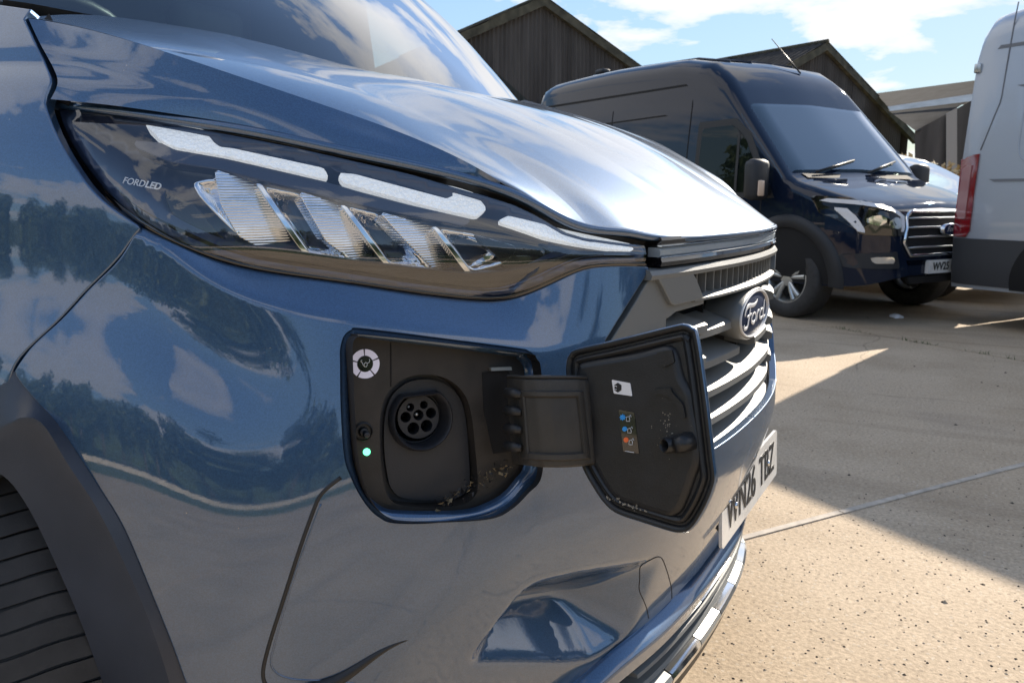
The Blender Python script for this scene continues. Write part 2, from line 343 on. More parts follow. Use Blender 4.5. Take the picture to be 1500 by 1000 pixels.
# loose grit on the near slabs
m=MB(); rp=random.Random(11)
for k in range(900):
    u=rp.uniform(960,1500); v=rp.uniform(500,1000) if rp.random()<.8 else rp.uniform(700,1000); p=on_ground(u,v)
    s=rp.uniform(.0015,.0045)*(2.2 if rp.random()<.03 else 1); a=rp.uniform(0,6.3); h=s*rp.uniform(.4,.8)
    V=[(p[0]+s*math.cos(a+i*1.257)*rp.uniform(.6,1.2),p[1]+s*math.sin(a+i*1.257)*rp.uniform(.6,1.2),0) for i in range(5)]+[(p[0],p[1],h)]
    m.add(V,[(i,(i+1)%5,5) for i in range(5)],0 if rp.random()<.6 else 1)
o=m.build('grit',[simple('grit_dark',(.05,.04,.03),rough=.9),simple('grit_pale',(.45,.37,.27),rough=.9)],smooth=False); tag(o,'loose grit and tiny stones scattered on the concrete','grit',kind='stuff')
# tufts of weed in the far joint
WEED=simple('joint_weed',(.06,.09,.025),rough=.8)
m=MB()
for (t0,n_) in ((-.55,16),(-.35,10),(.05,22),(.2,16),(.55,10),(.75,8)):
    for k in range(n_):
        c=J1+gb*(t0+rp.gauss(0,.06)); c=c+ga*rp.gauss(0,.012); a=rp.uniform(0,6.3); l=rp.uniform(.012,.035); hh=rp.uniform(.008,.03)
        d=np.array([math.cos(a),math.sin(a)]); e=np.array([-d[1],d[0]])*.003
        m.add([(*(c-e),0),(*(c+e),0),(*(c+d*l),hh)],[(0,1,2)])
o=m.build('joint_weeds',WEED,smooth=False); tag(o,'small green weeds growing along the far slab joint','weeds',kind='stuff')
# ------------------------------------------------------------------ the blue van: shared front geometry
# plan curve of the nose (van faces +X, centre line y=0); q = arc length from the front centre, positive on the camera's side
NEX,AX,BY,XC=2.3,.86,1.0,-.86
_t=np.linspace(0,math.pi/2,500)**1.0
_bx=np.concatenate([XC+AX*np.cos(_t)**(2/NEX),np.linspace(XC,-4.2,260)[1:]]); _by=np.concatenate([-BY*np.sin(_t)**(2/NEX),-np.ones(259)*BY])
BB=np.stack([np.concatenate([_bx[:0:-1],_bx]),np.concatenate([-_by[:0:-1],_by])],1)
QQ=np.concatenate([[0],np.cumsum(np.linalg.norm(np.diff(BB,axis=0),axis=1))]); QQ-=QQ[len(_bx)-1]
# even resampling, smoothed tangents
_q=np.linspace(QQ[0],QQ[-1],2401); BB=np.stack([np.interp(_q,QQ,BB[:,k]) for k in (0,1)],1); QQ=_q
TT=np.gradient(BB,axis=0)
for _ in range(3): TT=np.stack([np.convolve(np.pad(TT[:,k],6,'edge'),np.ones(13)/13,'valid') for k in (0,1)],1)
TT/=np.linalg.norm(TT,axis=1)[:,None]
NN=np.stack([-TT[:,1],TT[:,0]],1)
if NN[len(NN)//2,0]<0: NN=-NN
def bq(q): return np.stack([np.interp(q,QQ,BB[:,0]),np.interp(q,QQ,BB[:,1])],-1)
def nq(q): return np.stack([np.interp(q,QQ,NN[:,0]),np.interp(q,QQ,NN[:,1])],-1)
def PQ(q,z,d):
    q=np.asarray(q,float); z=np.asarray(z,float); d=np.broadcast_to(np.asarray(d,float),np.broadcast(q,z).shape)
    q,z=np.broadcast_arrays(q,z); xy=bq(q)-nq(q)*d[...,None]
    return np.concatenate([xy,z[...,None]],-1)
def unp(u,v,d=0.):
    Q=BB-NN*d; D=ray(u,v); rel=Q-CAM[:2]; cr=D[0]*rel[:,1]-D[1]*rel[:,0]; best=None
    for i in np.where(cr[:-1]*cr[1:]<=0)[0]:
        k=cr[i]/(cr[i]-cr[i+1]+1e-15); P=Q[i]+(Q[i+1]-Q[i])*k; t=(P-CAM[:2])@D[:2]/(D[:2]@D[:2])
        if t>0 and (best is None or t<best[0]): best=(t,QQ[i]+(QQ[i+1]-QQ[i])*k)
    if best is None: return None
    return best[1],CAM[2]+D[2]*best[0]
def unf(u,v,dfun):                       # pixel -> (q,z) on the surface d=dfun(q,z)
    d=.03
    for _ in range(25):
        h=unp(u,v,d)
        if h is None: d-=.01; continue
        nd_=float(dfun(np.array(h[0]),np.array(h[1]))); 
        if abs(nd_-d)<1e-5: break
        d=.5*d+.5*nd_
    return np.array(unp(u,v,d))
def rail(pix,dq): 
    r=np.array([unf(u,v,lambda q,z:dq(q)) for u,v in pix]); return Spl(r[:,0],r[:,1]),r
S=lambda a:Spl([p[0] for p in a],[p[1] for p in a])
dc=S([(-.2,0.),(0,0.0),(.3,.008),(.45,.022),(.55,.036),(.68,.050),(.83,.056),(1.02,.060),(1.3,.060)])
dhb=S([(.0,.015),(.25,.02),(.38,.032),(.54,.062),(.63,.082),(.72,.090),(.83,.092),(.97,.085),(1.04,.066),(1.09,.080),(1.2,.115)])
dht=S([(.0,.012),(.28,.022),(.40,.040),(.5,.066),(.65,.105),(.82,.130),(.95,.135),(1.06,.130),(1.18,.122),(1.3,.12)])
CREASE=[(217,341),(254,370),(300,402),(351,428),(401,445),(468,461),(518,469),(650,487),(762,504),(794,510),(850,506)]
HLB=[(65,150),(80,190),(110,244),(144,287),(187,320),(209,334),(254,356),(300,376),(367,395),(434,406),(500,415),(600,430),(684,440),(715,442),(745,440),(784,428),(834,405),(858,396),(885,392),(948,392)]
HLT=[(78,150),(160,163),(214,172),(334,194),(430,213),(500,229),(600,252),(700,281),(752,297),(800,320),(832,338),(860,346),(896,351),(944,357)]
zc_,_r=rail(CREASE,dc)
zc0=float(zc_(.52)); zc1=float(zc_(1.02)); zcs=float(zc_(1.02)-zc_(1.015))/.005
def zc(q):
    q=np.abs(q); return np.where(q<.52,zc0,np.where(q>1.02,zc1+zcs*.07*(1-np.exp(-np.maximum(q-1.02,0)/.07)),zc_(np.clip(q,.52,1.02))))
zhb,_hb=rail(HLB,dhb); zht,_ht=rail(HLT,dht)
# lean of the painted face below the shoulder crease (d/dz of the inward offset), left = wing corner, right = round the charge port
_w=np.linspace(-.4,1.2,1601)
def cumt(tab):
    s=np.interp(_w,[a for a,b in tab],[b for a,b in tab]); 
    k=np.ones(41)/41; s=np.convolve(np.pad(s,20,'edge'),k,'valid'); c=np.concatenate([[0],np.cumsum((s[1:]+s[:-1])/2*np.diff(_w))]); return c-np.interp(0,_w,c)
IL=cumt([(-.4,.55),(-.2,.50),(-.1,.42),(-.05,.30),(0,.10),(.035,.085),(.075,.20),(.11,.34),(.15,.30),(.20,.20),(.25,.14),(.33,.08),(.5,.03),(.7,-.1),(1.2,-.2)])
IR=cumt([(-.4,.3),(0,.30),(.08,.27),(.13,.20),(.18,.14),(.28,.07),(.38,.02),(.5,0),(1.2,0)])
LOWC=[(608,934),(667,884),(740,831),(800,797),(867,779),(934,767)]
_lz=np.array([unp(u,v,-.01) for u,v in LOWC]); zL_=Spl(_lz[:,0],_lz[:,1])
_qa,_qb=_lz[:,0].min(),_lz[:,0].max(); _sa=float(zL_(_qa+.003)-zL_(_qa))/.003; _sb=float(zL_(_qb)-zL_(_qb-.003))/.003
def zL(q):
    q=np.abs(q); return zL_(np.clip(q,_qa,_qb))+_sb*.05*(1-np.exp(-np.maximum(q-_qb,0)/.05))-_sa*.06*(1-np.exp(-np.maximum(_qa-q,0)/.06))
def face(q,w):
    t=sstep(.80,.98,q); g=np.clip(dc(q)/.055,.0,1.05)
    return dc(q)-g*((1-t)*np.interp(w,_w,IR)+t*np.interp(w,_w,IL))
POCK=None
def smin(a,b,r): h=np.clip(.5+.5*(b-a)/r,0,1); return b+(a-b)*h-r*h*(1-h)
def d_bump(q,z,pock=True):
    q=np.abs(np.asarray(q,float)); z=np.asarray(z,float); tot=0
    hh=np.maximum(zhb(q)-zc(q),.004); k=(dhb(q)-dc(q))/hh
    for dl in (-.006,-.0035,-.001,.001,.0035,.006):
        w=zc(q)-z-dl
        led=dc(q)+k*(-w)*1.0
        tot=tot+np.where(w>=0,face(q,np.maximum(w,0)),led)
    d=tot/6
    lo=0
    for dl in (-.02,-.01,0,.01,.02): lo=lo+np.maximum(zL(q)-z-dl,0)
    d=d+.30*lo/5*sstep(.93,.74,q)
    if POCK is not None and pock:
        zt_,zb_,qr_,ql_=POCK
        p=smin(1.05*(z-zb_(q)),1.3*(zt_(q)-z),.040); p=smin(p,.8*(q-qr_),.035)
        d=d+.5*(p+np.sqrt(p*p+.005**2))*sstep(-.03,.0,p)
    return d
def d_wing(q,z):
    q=np.abs(np.asarray(q,float)); w=zc(q)-np.asarray(z,float)
    t=np.clip(w,-.4,1.2); d=dc(q)-np.interp(t,_w,IL)
    # faint character line below the bonnet corner
    zz=-w; return d+.004*np.exp(-((zz-.155)/.012)**2)
_zt=np.array([unf(u,v,d_bump) for u,v in [(735,905),(762,872),(800,850),(850,838),(905,829),(945,822)]]); _b0=np.array(unf(868,968,d_bump)); _s1p=np.array([unf(u,v,d_bump) for u,v in [(889,957),(953,907),(1007,853)]]); _ss=Spl(_s1p[:,0],_s1p[:,1])
_t1=Spl(_zt[:,0],_zt[:,1]); POCK=(_t1,lambda q:_ss(np.clip(q,.2,.50))+.004+.42*.5*((q-_b0[0])+np.sqrt((q-_b0[0])**2+.02**2)),float(unf(946,870,d_bump)[0]),1.)
def surf_pts(qz,dfun,extra=0.):
    q,z=qz[...,0],qz[...,1]; return PQ(q,z,dfun(q,z)+extra)
def surf_nrm(qz,dfun,e=.0012):
    a=surf_pts(qz+np.array([e,0]),dfun)-surf_pts(qz-np.array([e,0]),dfun); b=surf_pts(qz+np.array([0,e]),dfun)-surf_pts(qz-np.array([0,e]),dfun)
    n=np.cross(a,b); n/=np.linalg.norm(n,axis=-1)[...,None]+1e-12
    o=np.concatenate([nq(qz[...,0]),np.zeros(qz[...,0].shape)[...,None]],-1); s=np.sign(np.sum(n*o,-1)); return n*np.where(s==0,1,s)[...,None]
def panel(name,outer,holes,dfun,mat,parent,step=.009,extra=None,r=.002,flange=.014,mirror=False,fillet=True,hole_fillet=False,inset=0.):
    """painted sheet trimmed to a (q,z) outline, with a small rolled edge and a flange behind it"""
    outer=np.asarray(outer,float)
    if area2(outer)<0: outer=outer[::-1]
    holes=[np.asarray(h,float) if area2(h)>0 else np.asarray(h,float)[::-1] for h in holes]
    V2,T,loops=cdt_fill(outer,holes,step,extra)
    P=surf_pts(V2,dfun); Nn=surf_nrm(V2,dfun); V=list(P); NV=list(Nn); Fc=[tuple(t) for t in T]
    # orientation
    t=T[len(T)//2]; fn=np.cross(P[t[1]]-P[t[0]],P[t[2]]-P[t[0]])
    if fn@Nn[t[0]]<0: Fc=[f[::-1] for f in Fc]; fl=True
    else: fl=False
    for li,lp in enumerate(loops):
        if li>0 and not hole_fillet: continue
        if li==0 and not fillet: continue
        n=len(lp); p=P[lp]; nn=Nn[lp]; tan=np.roll(p,-1,0)-np.roll(p,1,0); tan/=np.linalg.norm(tan,axis=1)[:,None]+1e-12
        e=np.cross(tan,nn); e/=np.linalg.norm(e,axis=1)[:,None]+1e-12
        cen=V2[lp].mean(0); 
        # outward from the sheet: test with a small step in (q,z)
        V2l=V2[lp]; tq=np.roll(V2l,-1,0)-np.roll(V2l,1,0); oq=np.stack([tq[:,1],-tq[:,0]],1); oq/=np.linalg.norm(oq,axis=1)[:,None]+1e-12
        if li>0: oq=-oq
        tst=surf_pts(V2l+oq*.002,dfun)-p; sg=np.sign(np.sum(tst*e,1)); e=e*np.where(sg==0,1,sg)[:,None]
        rings=[]
        for th in (0,30,60,90): rings.append((p+e*(r*math.sin(R(th)))-nn*(r*(1-math.cos(R(th)))),nn*math.cos(R(th))+e*math.sin(R(th))))
        rings.append((p+e*r-nn*flange,e))
        base=len(V)
        for rp_,rn in rings: V+=list(rp_); NV+=list(rn)
        for k in range(len(rings)-1):
            for i in range(n):
                a,b_=base+k*n+i,base+k*n+(i+1)%n; f=(a,b_,b_+n,a+n)
                nf=np.cross(np.array(V[f[1]])-np.array(V[f[0]]),np.array(V[f[3]])-np.array(V[f[0]]))
                Fc.append(f if nf@np.array(NV[f[0]])>=0 else f[::-1])
    V=np.array(V); NV=np.array(NV)
    if mirror:
        Vm=V*np.array([1,-1,1]); Nm=NV*np.array([1,-1,1])
        return V,NV,Fc,Vm,Nm,[f[::-1] for f in Fc]
    return mobj(name,V,Fc,mat,parent,True,NV)
def ribbon(name,pix_or_qz,dfun,width,off,mat,parent,qz=True):
    c=np.asarray(pix_or_qz,float); t=np.gradient(c,axis=0); t/=np.linalg.norm(t,axis=1)[:,None]; o=np.stack([-t[:,1],t[:,0]],1)
    m=MB(); A=surf_pts(c+o*width/2,dfun,off); Bm=surf_pts(c-o*width/2,dfun,off); m.grid(np.stack([A,Bm],0)); return m.build(name,mat,parent)
van=empty('blue_van',(0,0,0)); tag(van,'metallic blue van with open charge flap beside its front grille','van')

# ---- bumper skin
SEAM=[(209,334),(177,380),(134,423),(87,473),(47,510),(22,545)]
CLADO=[(22,547),(43,573),(84,620),(117,667),(144,709),(180,766),(200,810),(227,876),(250,933),(274,1000)]
seam=smooth_open(np.array([unf(u,v,d_bump) for u,v in SEAM]),24)
clado=np.array([unf(u,v,d_bump) for u,v in CLADO]); clado=smooth_open(np.vstack([clado,[clado[-1,0]-.012,.42],[clado[-1,0]-.012,.30]]),40)
qh=np.linspace(1.030,.385,70); top=np.stack([qh,zhb(qh)],1)
tip=np.array(unf(951,393,d_bump)); top=np.vstack([top[top[:,0]>tip[0]+.004],tip])
GRB=[(951,393),(917,447),(884,500),(905,560),(955,640),(1000,680),(1048,658),(1100,612),(1128,583)]
grb=np.array([unf(u,v,d_bump) for u,v in GRB]); grb[4]=[grb[3,0]-.06,grb[6,1]+.045]; grb[5]=[.30,grb[6,1]+.004]
zgb=float(grb[7,1])
grb=np.vstack([grb[:6],[[.22,grb[6,1]],[.12,grb[6,1]],[0,grb[6,1]]]])
S1=[(838,1000),(889,957),(953,907),(1007,853),(1045,811)]
s1=np.array([unf(u,v,d_bump) for u,v in S1]); zs1=Spl(s1[:,0],s1[:,1]); 
def zbot(q): q=np.abs(q); return zs1(np.clip(q,.12,.56))-np.clip(q-.56,0,1)*.15
qb=np.linspace(0,float(clado[-1,0])-.01,60); bot=np.stack([qb,np.maximum(zbot(qb),.30)],1)
outer=np.vstack([seam[::-1][:0],seam,clado[1:-1],bot[::-1],grb[::-1],top[::-1][1:]])
# order: seam (top to arch), arch edge down, bottom towards the centre, grille edge, headlamp edge back
outer=resample(outer,.006)
RECO=[(498,530),(498,512),(503,493),(514,483),(530,480.5),(640,494),(755,509),(775,514),(787,526),(792,548),(793,620),(790,682),(770,708),(750,732),(728,747),(698,757),(634,766),(577,766),(556,758),(540,744),(525,722),(513,697),(504,668),(499,600)]
RECI=[(511,535),(511,517),(514,503),(521,496.5),(532,496),(640,508),(748,522),(758,525),(766,534),(770,552),(771,620),(769,680),(755,703),(738,722),(717,735),(685,746),(634,749),(583,748),(565,745),(553,738),(536,722),(524,697),(517,668),(513,600)]
reco=np.array([unf(u,v,d_bump) for u,v in RECO]); reci=np.array([unf(u,v,lambda q,z:d_bump(q,z)+.010) for u,v in RECI])
reco_s=smooth_closed(reco,len(reco)*6); reci_s=smooth_closed(reci,len(reci)*6)
_qs=np.linspace(.5,1.03,120); ex=np.vstack([np.stack([_qs,zc(_qs)+o],1) for o in (-.009,-.006,-.003,0,.003,.006,.009)])
bumper=panel('bumper',outer,[reco_s],d_bump,BLUE,van,step=.0075,extra=ex,r=.0022)
far=panel('bumper',outer,[],d_bump,BLUE,van,step=.015,mirror=True)
mobj('bumper',far[3],far[5],BLUE,van,True,far[4])
# ---- wing
SHUT=[(35,28),(53,67),(66,92),(73,108),(75,120),(72,131),(65,147)]
shut=smooth_open(np.array([unf(u,v,d_wing) for u,v in SHUT]),26)
WHL=[(65,150),(80,190),(110,244),(144,287),(187,320),(207,333)]
whl=smooth_open(np.array([unf(u,v,d_wing) for u,v in WHL]),30)
seamw=smooth_open(np.array([unf(u,v,d_wing) for u,v in [(204,335),(172,380),(129,423),(82,473),(42,510),(17,545),(12,563),(-2,590)]]),24)
def inset_poly(p,d):
    p=np.asarray(p,float); 
    if area2(p)<0: p=p[::-1]
    t=np.roll(p,-1,0)-np.roll(p,1,0); t/=np.linalg.norm(t,axis=1)[:,None]+1e-12; return p+np.stack([-t[:,1],t[:,0]],1)*d
zt=float(shut[0,1])
AXX,AXZ,WR=-.84,.385,.385                     # front axle and tyre radius
ar=.46; archc=[]
qs_w=float(seamw[-1,0]); zs_w=float(seamw[-1,1])
wing_out=np.vstack([shut,whl[1:],seamw[1:],[[1.26,zs_w-.005],[1.34,zs_w+.03],[1.45,zs_w+.045],[1.56,zs_w+.03],[1.66,zs_w-.03],[1.75,zs_w-.12],[1.80,zs_w-.25],[1.82,zs_w-.45],[2.0,zs_w-.45],[2.0,zt+.05],[1.4,zt+.035],[1.25,zt+.012]]])
wing=panel('front_wing',inset_poly(resample(wing_out,.008),.0022),[],d_wing,BLUE,van,step=.010,r=.002)
ribbon('gap_backing',seam,lambda q,z:d_bump(q,z),.04,.012,DARK,van)
ribbon('gap_backing',shut,lambda q,z:d_wing(q,z),.03,.022,DARK,van)
# ------------------------------------------------------------------ bonnet, windscreen, headlamp
def h0(x,y):
    X=-x-.02; c=np.clip(.10-.16*(X-.06),.02,.10)+.14*sstep(.21,.10,X)
    return .945+.60*X-.24*X*X-c*np.abs(y)**2.2
def unh(u,v,off=0.):
    D=ray(u,v); ts=np.linspace(.6,2.8,4401); P=CAM+ts[:,None]*D; s=P[:,2]-h0(P[:,0],P[:,1])-off
    k=np.where((s[:-1]>0)&(s[1:]<=0))[0]
    return P[k[0]] if len(k) else P[np.argmin(np.abs(s))]
def unw(u,v):                               # on the upright sheet through the foot of the windscreen
    D=ray(u,v); ts=np.linspace(.6,3.2,5201); P=CAM+ts[:,None]*D; s=P[:,0]+.60+.6*P[:,1]**2
    k=np.where(s[:-1]*s[1:]<=0)[0]; return P[k[0]] if len(k) else P[np.argmin(np.abs(s))]
dE=lambda q:dht(q)+.002
BEDGE=[(70,145),(160,154),(267,169),(367,185),(500,213),(600,234),(700,259),(754,278),(794,298),(834,319),(867,329),(917,334),(943,339),(993,343),(1040,341)]
zE,_e=rail(BEDGE,dE); 
def E3(q): q=np.asarray(q,float); return PQ(q,np.where(q<.2,zE(.2)-(.2-np.clip(q,-9,.2))*.0,zE(np.maximum(q,.2))),np.where(q<.2,dE(.2)-.008*(1-np.clip(q,0,.2)/.2),dE(np.maximum(q,.2))))
def qat(u,v): return float(unf(u,v,lambda q,z:dE(q))[0])
qK=qat(742,273); qR=float(_e[0,0])
def curve3(P,n=41):
    P=np.asarray(P); l=np.concatenate([[0],np.cumsum(np.linalg.norm(np.diff(P,axis=0),axis=1))]); t=np.linspace(0,l[-1],n)
    return np.stack([Spl(l,P[:,k])(t) for k in range(3)],1)
NU=61
r0=curve3([E3(q) for q in np.linspace(qK,qR,16)],NU)
# corner where the shut line meets the windscreen
sh=PQ(np.array(unf(35,28,d_wing)[0]),np.array(unf(35,28,d_wing)[1]),.0)
_cr=unf(38,25,d_wing); c_rear=PQ(_cr[0],_cr[1],float(d_wing(_cr[0],_cr[1]))+.004)
r1=curve3([E3(qK)]+[unh(u,v,.004) for u,v in [(724,256),(667,227),(600,200),(500,160),(400,130),(284,90)]]+[c_rear+(unh(284,90,.004)-c_rear)*.38+np.array([0,0,.004]),c_rear],NU)
r2=curve3([E3(qat(858,326))]+[unh(u,v,.006) for u,v in [(830,280),(794,247),(700,207),(600,164),(500,124),(430,95)]]+[unw(330,50)],NU)
r3=curve3([E3(qat(952,340))]+[unh(u,v,.010) for u,v in [(905,305),(834,258),(767,210),(700,172),(640,146)]]+[unw(560,108)],NU)
def polyfit3(Rl,deg):
    t=np.linspace(0,1,len(Rl)); o=np.stack([np.polyval(np.polyfit(t,Rl[:,k],deg),t) for k in range(3)],1); e0=Rl[0]-o[0]; e1=Rl[-1]-o[-1]; return o+(1-t)[:,None]**3*e0+t[:,None]**3*e1
r1=polyfit3(r1,5); r2=polyfit3(r2,3); r3=polyfit3(r3,3)
cen_r=np.array([-.60,0,float(unw(671,140)[2])+.004])
cen=curve3([E3(0.)*np.array([1,0,1]),[-.07,0,h0(-.07,0)+.012],[-.16,0,h0(-.16,0)+.016],[-.3,0,h0(-.3,0)+.016],[-.45,0,h0(-.45,0)+.014],cen_r],NU)
r4=curve3([E3(.20)]+[(1-t)*.5*(r3[int(t*60)]+cen[int(t*60)])+t*.5*(r3[int(t*60)]+cen[int(t*60)])+np.array([0,0,.004*math.sin(math.pi*t)]) for t in (.15,.35,.55,.75)]+[.5*(r3[-1]+cen[-1])+np.array([.03,0,0])],NU)
def band(A,B_,n,b1,b2=0.):
    """surface between two rails, bowed by b1 (towards up/out) near the middle, b2 adds an S"""
    t=np.linspace(0,1,n)[:,None,None]; P=A[None]*(1-t)+B_[None]*t
    tang=np.gradient(A*.5+B_*.5,axis=0); ac=B_-A; nn=np.cross(tang,ac); nn/=np.linalg.norm(nn,axis=1)[:,None]+1e-9
    nn=np.where((nn[:,2]<0)[:,None],-nn,nn)
    L=np.linalg.norm(ac,axis=1)[None,:,None]
    return P+nn[None]*L*(b1*4*t*(1-t)+b2*np.sin(2*math.pi*t))
def gridn(P):
    a=np.gradient(P,axis=0); b=np.gradient(P,axis=1); n=np.cross(a,b); n/=np.linalg.norm(n,axis=2)[...,None]+1e-12; return n*(-1 if n[...,2].mean()<0 else 1)
bands=[band(r0,r1,22,.03,.012),band(r1,r2,14,.024,0.0),band(r2,r3,14,-.012,0.0),band(r3,r4,10,.012),band(r4,cen,10,.006)]
qf=[qK,qK,qat(858,326),qat(952,340),.20,0.]
def fix(P,u_end,target,reach=.8):
    uu=np.linspace(0,1,P.shape[1]); uu=uu if u_end==0 else 1-uu; k=np.clip(1-uu/reach,0,1)**2*(1+0*uu)
    cur=P[:,0 if u_end==0 else -1]; return P+(target-cur)[:,None,:]*k[None,:,None]
for i in range(1,5):
    nn_=bands[i].shape[0]; bands[i]=fix(bands[i],0,np.array([E3(q)*(np.array([1,0,1]) if q==0 else 1) for q in np.linspace(qf[i],qf[i+1],nn_)]))
_sp=smooth_open(np.array([(71,145),(78,132),(81.5,120),(79,108),(72,93),(58,68),(38,26)],float),22); _z0=proj(r0[-1])[2]; _z1=proj(r1[-1])[2]
bands[0]=fix(bands[0],1,np.array([(lambda h:PQ(h[0],h[1],float(d_wing(h[0],h[1]))+.003))(unf(p[0],p[1],d_wing)) for p in _sp]),.5)
_wr=np.array([c_rear,.55*c_rear+.45*unw(130,18)]+[unw(u,v) for u,v in ((200,29),(260,38),(330,50))]); bands[1]=fix(bands[1],1,curve3(_wr,14),.5)
bands[2]=fix(bands[2],1,curve3(np.array([unw(u,v) for u,v in ((330,50),(423,73),(500,94),(560,108))]),14),.5)
V=[];NV=[];Fc=[]
for bi,P in enumerate(bands):
    n=gridn(P)
    if bi==0: n[:,0]=n[:,2]; n[:,1]=n[:,2]
    for sgn in (1,-1):
        o=len(V); Q=P*np.array([1,sgn,1]); M=n*np.array([1,sgn,1]); V+=list(Q.reshape(-1,3)); NV+=list(M.reshape(-1,3)); a,b=P.shape[:2]
        for i in range(a-1):
            for j in range(b-1):
                f=[o+i*b+j,o+i*b+j+1,o+(i+1)*b+j+1,o+(i+1)*b+j]
                nf=np.cross(np.array(V[f[1]])-np.array(V[f[0]]),np.array(V[f[3]])-np.array(V[f[0]]))
                if nf@NV[f[0]]<0: f=f[::-1]
                Fc.append(tuple(f))
# rolled front and side edge
edge=np.array([E3(q) for q in np.linspace(-qR,qR,161)]) if False else np.vstack([(np.array([E3(q) for q in np.linspace(qR,0,90)])*np.array([1,-1,1])),np.array([E3(q) for q in np.linspace(0,qR,90)])[1:]])
tn=np.gradient(edge,axis=0); tn/=np.linalg.norm(tn,axis=1)[:,None]
on=np.stack([tn[:,1],-tn[:,0],0*tn[:,0]],1); on*=np.sign(on[:,:1]*(edge[:,:1]+2)+on[:,1:2]*edge[:,1:2])
on/=np.linalg.norm(on,axis=1)[:,None]
rr=[]
for th in (0,25,50,75,100,130): 
    a=R(th); rr.append((edge+on*(.006*math.sin(a))+np.array([0,0,-.006*(1-math.cos(a))]),on*math.sin(a)+np.array([0,0,math.cos(a)])))
rr.append((edge-on*.03+np.array([0,0,-.012]),np.tile([0,0,-1.],(len(edge),1))))
o=len(V); n=len(edge)
for p,nn in rr: V+=list(p); NV+=list(nn)
for k in range(len(rr)-1):
    for i in range(n-1):
        f=(o+k*n+i,o+k*n+i+1,o+(k+1)*n+i+1,o+(k+1)*n+i); nf=np.cross(np.array(V[f[1]])-np.array(V[f[0]]),np.array(V[f[3]])-np.array(V[f[0]])); Fc.append(f if nf@np.array(NV[f[0]])>=0 else f[::-1])
bonnet=mobj('bonnet',V,Fc,BLUE,van,True,NV)
# black seal and void between bonnet and lamp
m=MB(); e2=edge; m.grid(np.stack([e2+np.array([0,0,-.012])-on*.014,e2-on*.030+np.array([0,0,-.030]),e2-on*.022+np.array([0,0,-.055])],0)); m.build('bonnet_seal',BLACK,van)

# ---- windscreen and cabin shell
def xw(y): return -.60-.6*y*y
WB=[]; 
_wp=[(50,3),(130,18),(200,29),(300,44),(423,72),(545,104),(671,140),(720,152)]
_wz=Spl(*np.array(sorted([(float(unw(u,v)[1]),float(unw(u,v)[2])) for u,v in _wp])).T) 
def wzb(y): return float(_wz(np.clip(-abs(y),-.71,-.02)))
ys=np.linspace(-.72,.72,49)
base=np.array([(xw(y)-.012,y,wzb(y)-.004) for y in ys]); topw=np.array([(-1.62-.28*y*y,y*.90,1.92-.05*abs(y)**2) for y in ys])
t=np.linspace(0,1,25)[:,None,None]; Pw=base[None]*(1-t)+topw[None]*t; Pw=Pw+np.array([.045,0,.05])*(4*t*(1-t))
m=MB(); m.grid(Pw); m.build('windscreen',GLASS,van)
m=MB(); m.grid(np.stack([base+np.array([.012,0,.001]),base+np.array([.004,0,-.02]),base+np.array([-.02,0,-.03])],0)); m.build('windscreen_cowl',BLACK,van)
for s in (1,-1):
    m=MB(); pp=[np.array([p[0],p[1],p[2]]) for p in Pw[:,-1 if s>0 else 0]]
    m.tube([p+np.array([-.012,.014*s,0]) for p in pp],[.022]*len(pp),8); m.build('windscreen_pillar',BLUE if False else GLOSSBLK,van)
# cabin: dash, seats, wheel, mirror
INT=simple('cabin_trim',(.085,.09,.095),rough=.6,var=.2,vscale=6)
m=MB(); 
dsh=np.array([[(xw(y)-.03-k[0],y*.97,wzb(y)-.03+k[1]) for y in ys] for k in ((0,0),(.25,.02),(.45,.02),(.52,-.05),(.5,-.45))]); m.grid(dsh); m.build('dashboard',INT,van)
for s in (1,-1):
    st=MB(); st.box((-1.85,.45*s,1.05),(.16,.5,.75)); st.box((-1.60,.45*s,.72),(.5,.5,.16)); so_=st.build('seat',INT,van,bevel=.05); hr=MB(); hr.box((-1.90,.45*s,1.52),(.10,.26,.18)); hr.build('headrest',INT,so_,bevel=.04)
m=MB(); a_=np.linspace(0,2*math.pi,33)[:-1]; m.tube([np.array([-1.28+.09*math.cos(x),-.45+.19*math.sin(x),1.20+.16*math.cos(x)]) for x in a_],.016,8,closed=True); m.tube([(-1.28,-.45,1.2),(-1.08,-.45,1.08)],.03); m.build('steering_wheel',BLACK,van)
m=MB(); m.box((-1.42,.02,1.70),(.04,.24,.07)); m.tube([(-1.42,.02,1.72),(-1.36,.02,1.80)],.012); m.box((-1.36,.03,1.78),(.16,.12,.05)); m.build('rear_view_mirror',BLACK,van,bevel=.015)
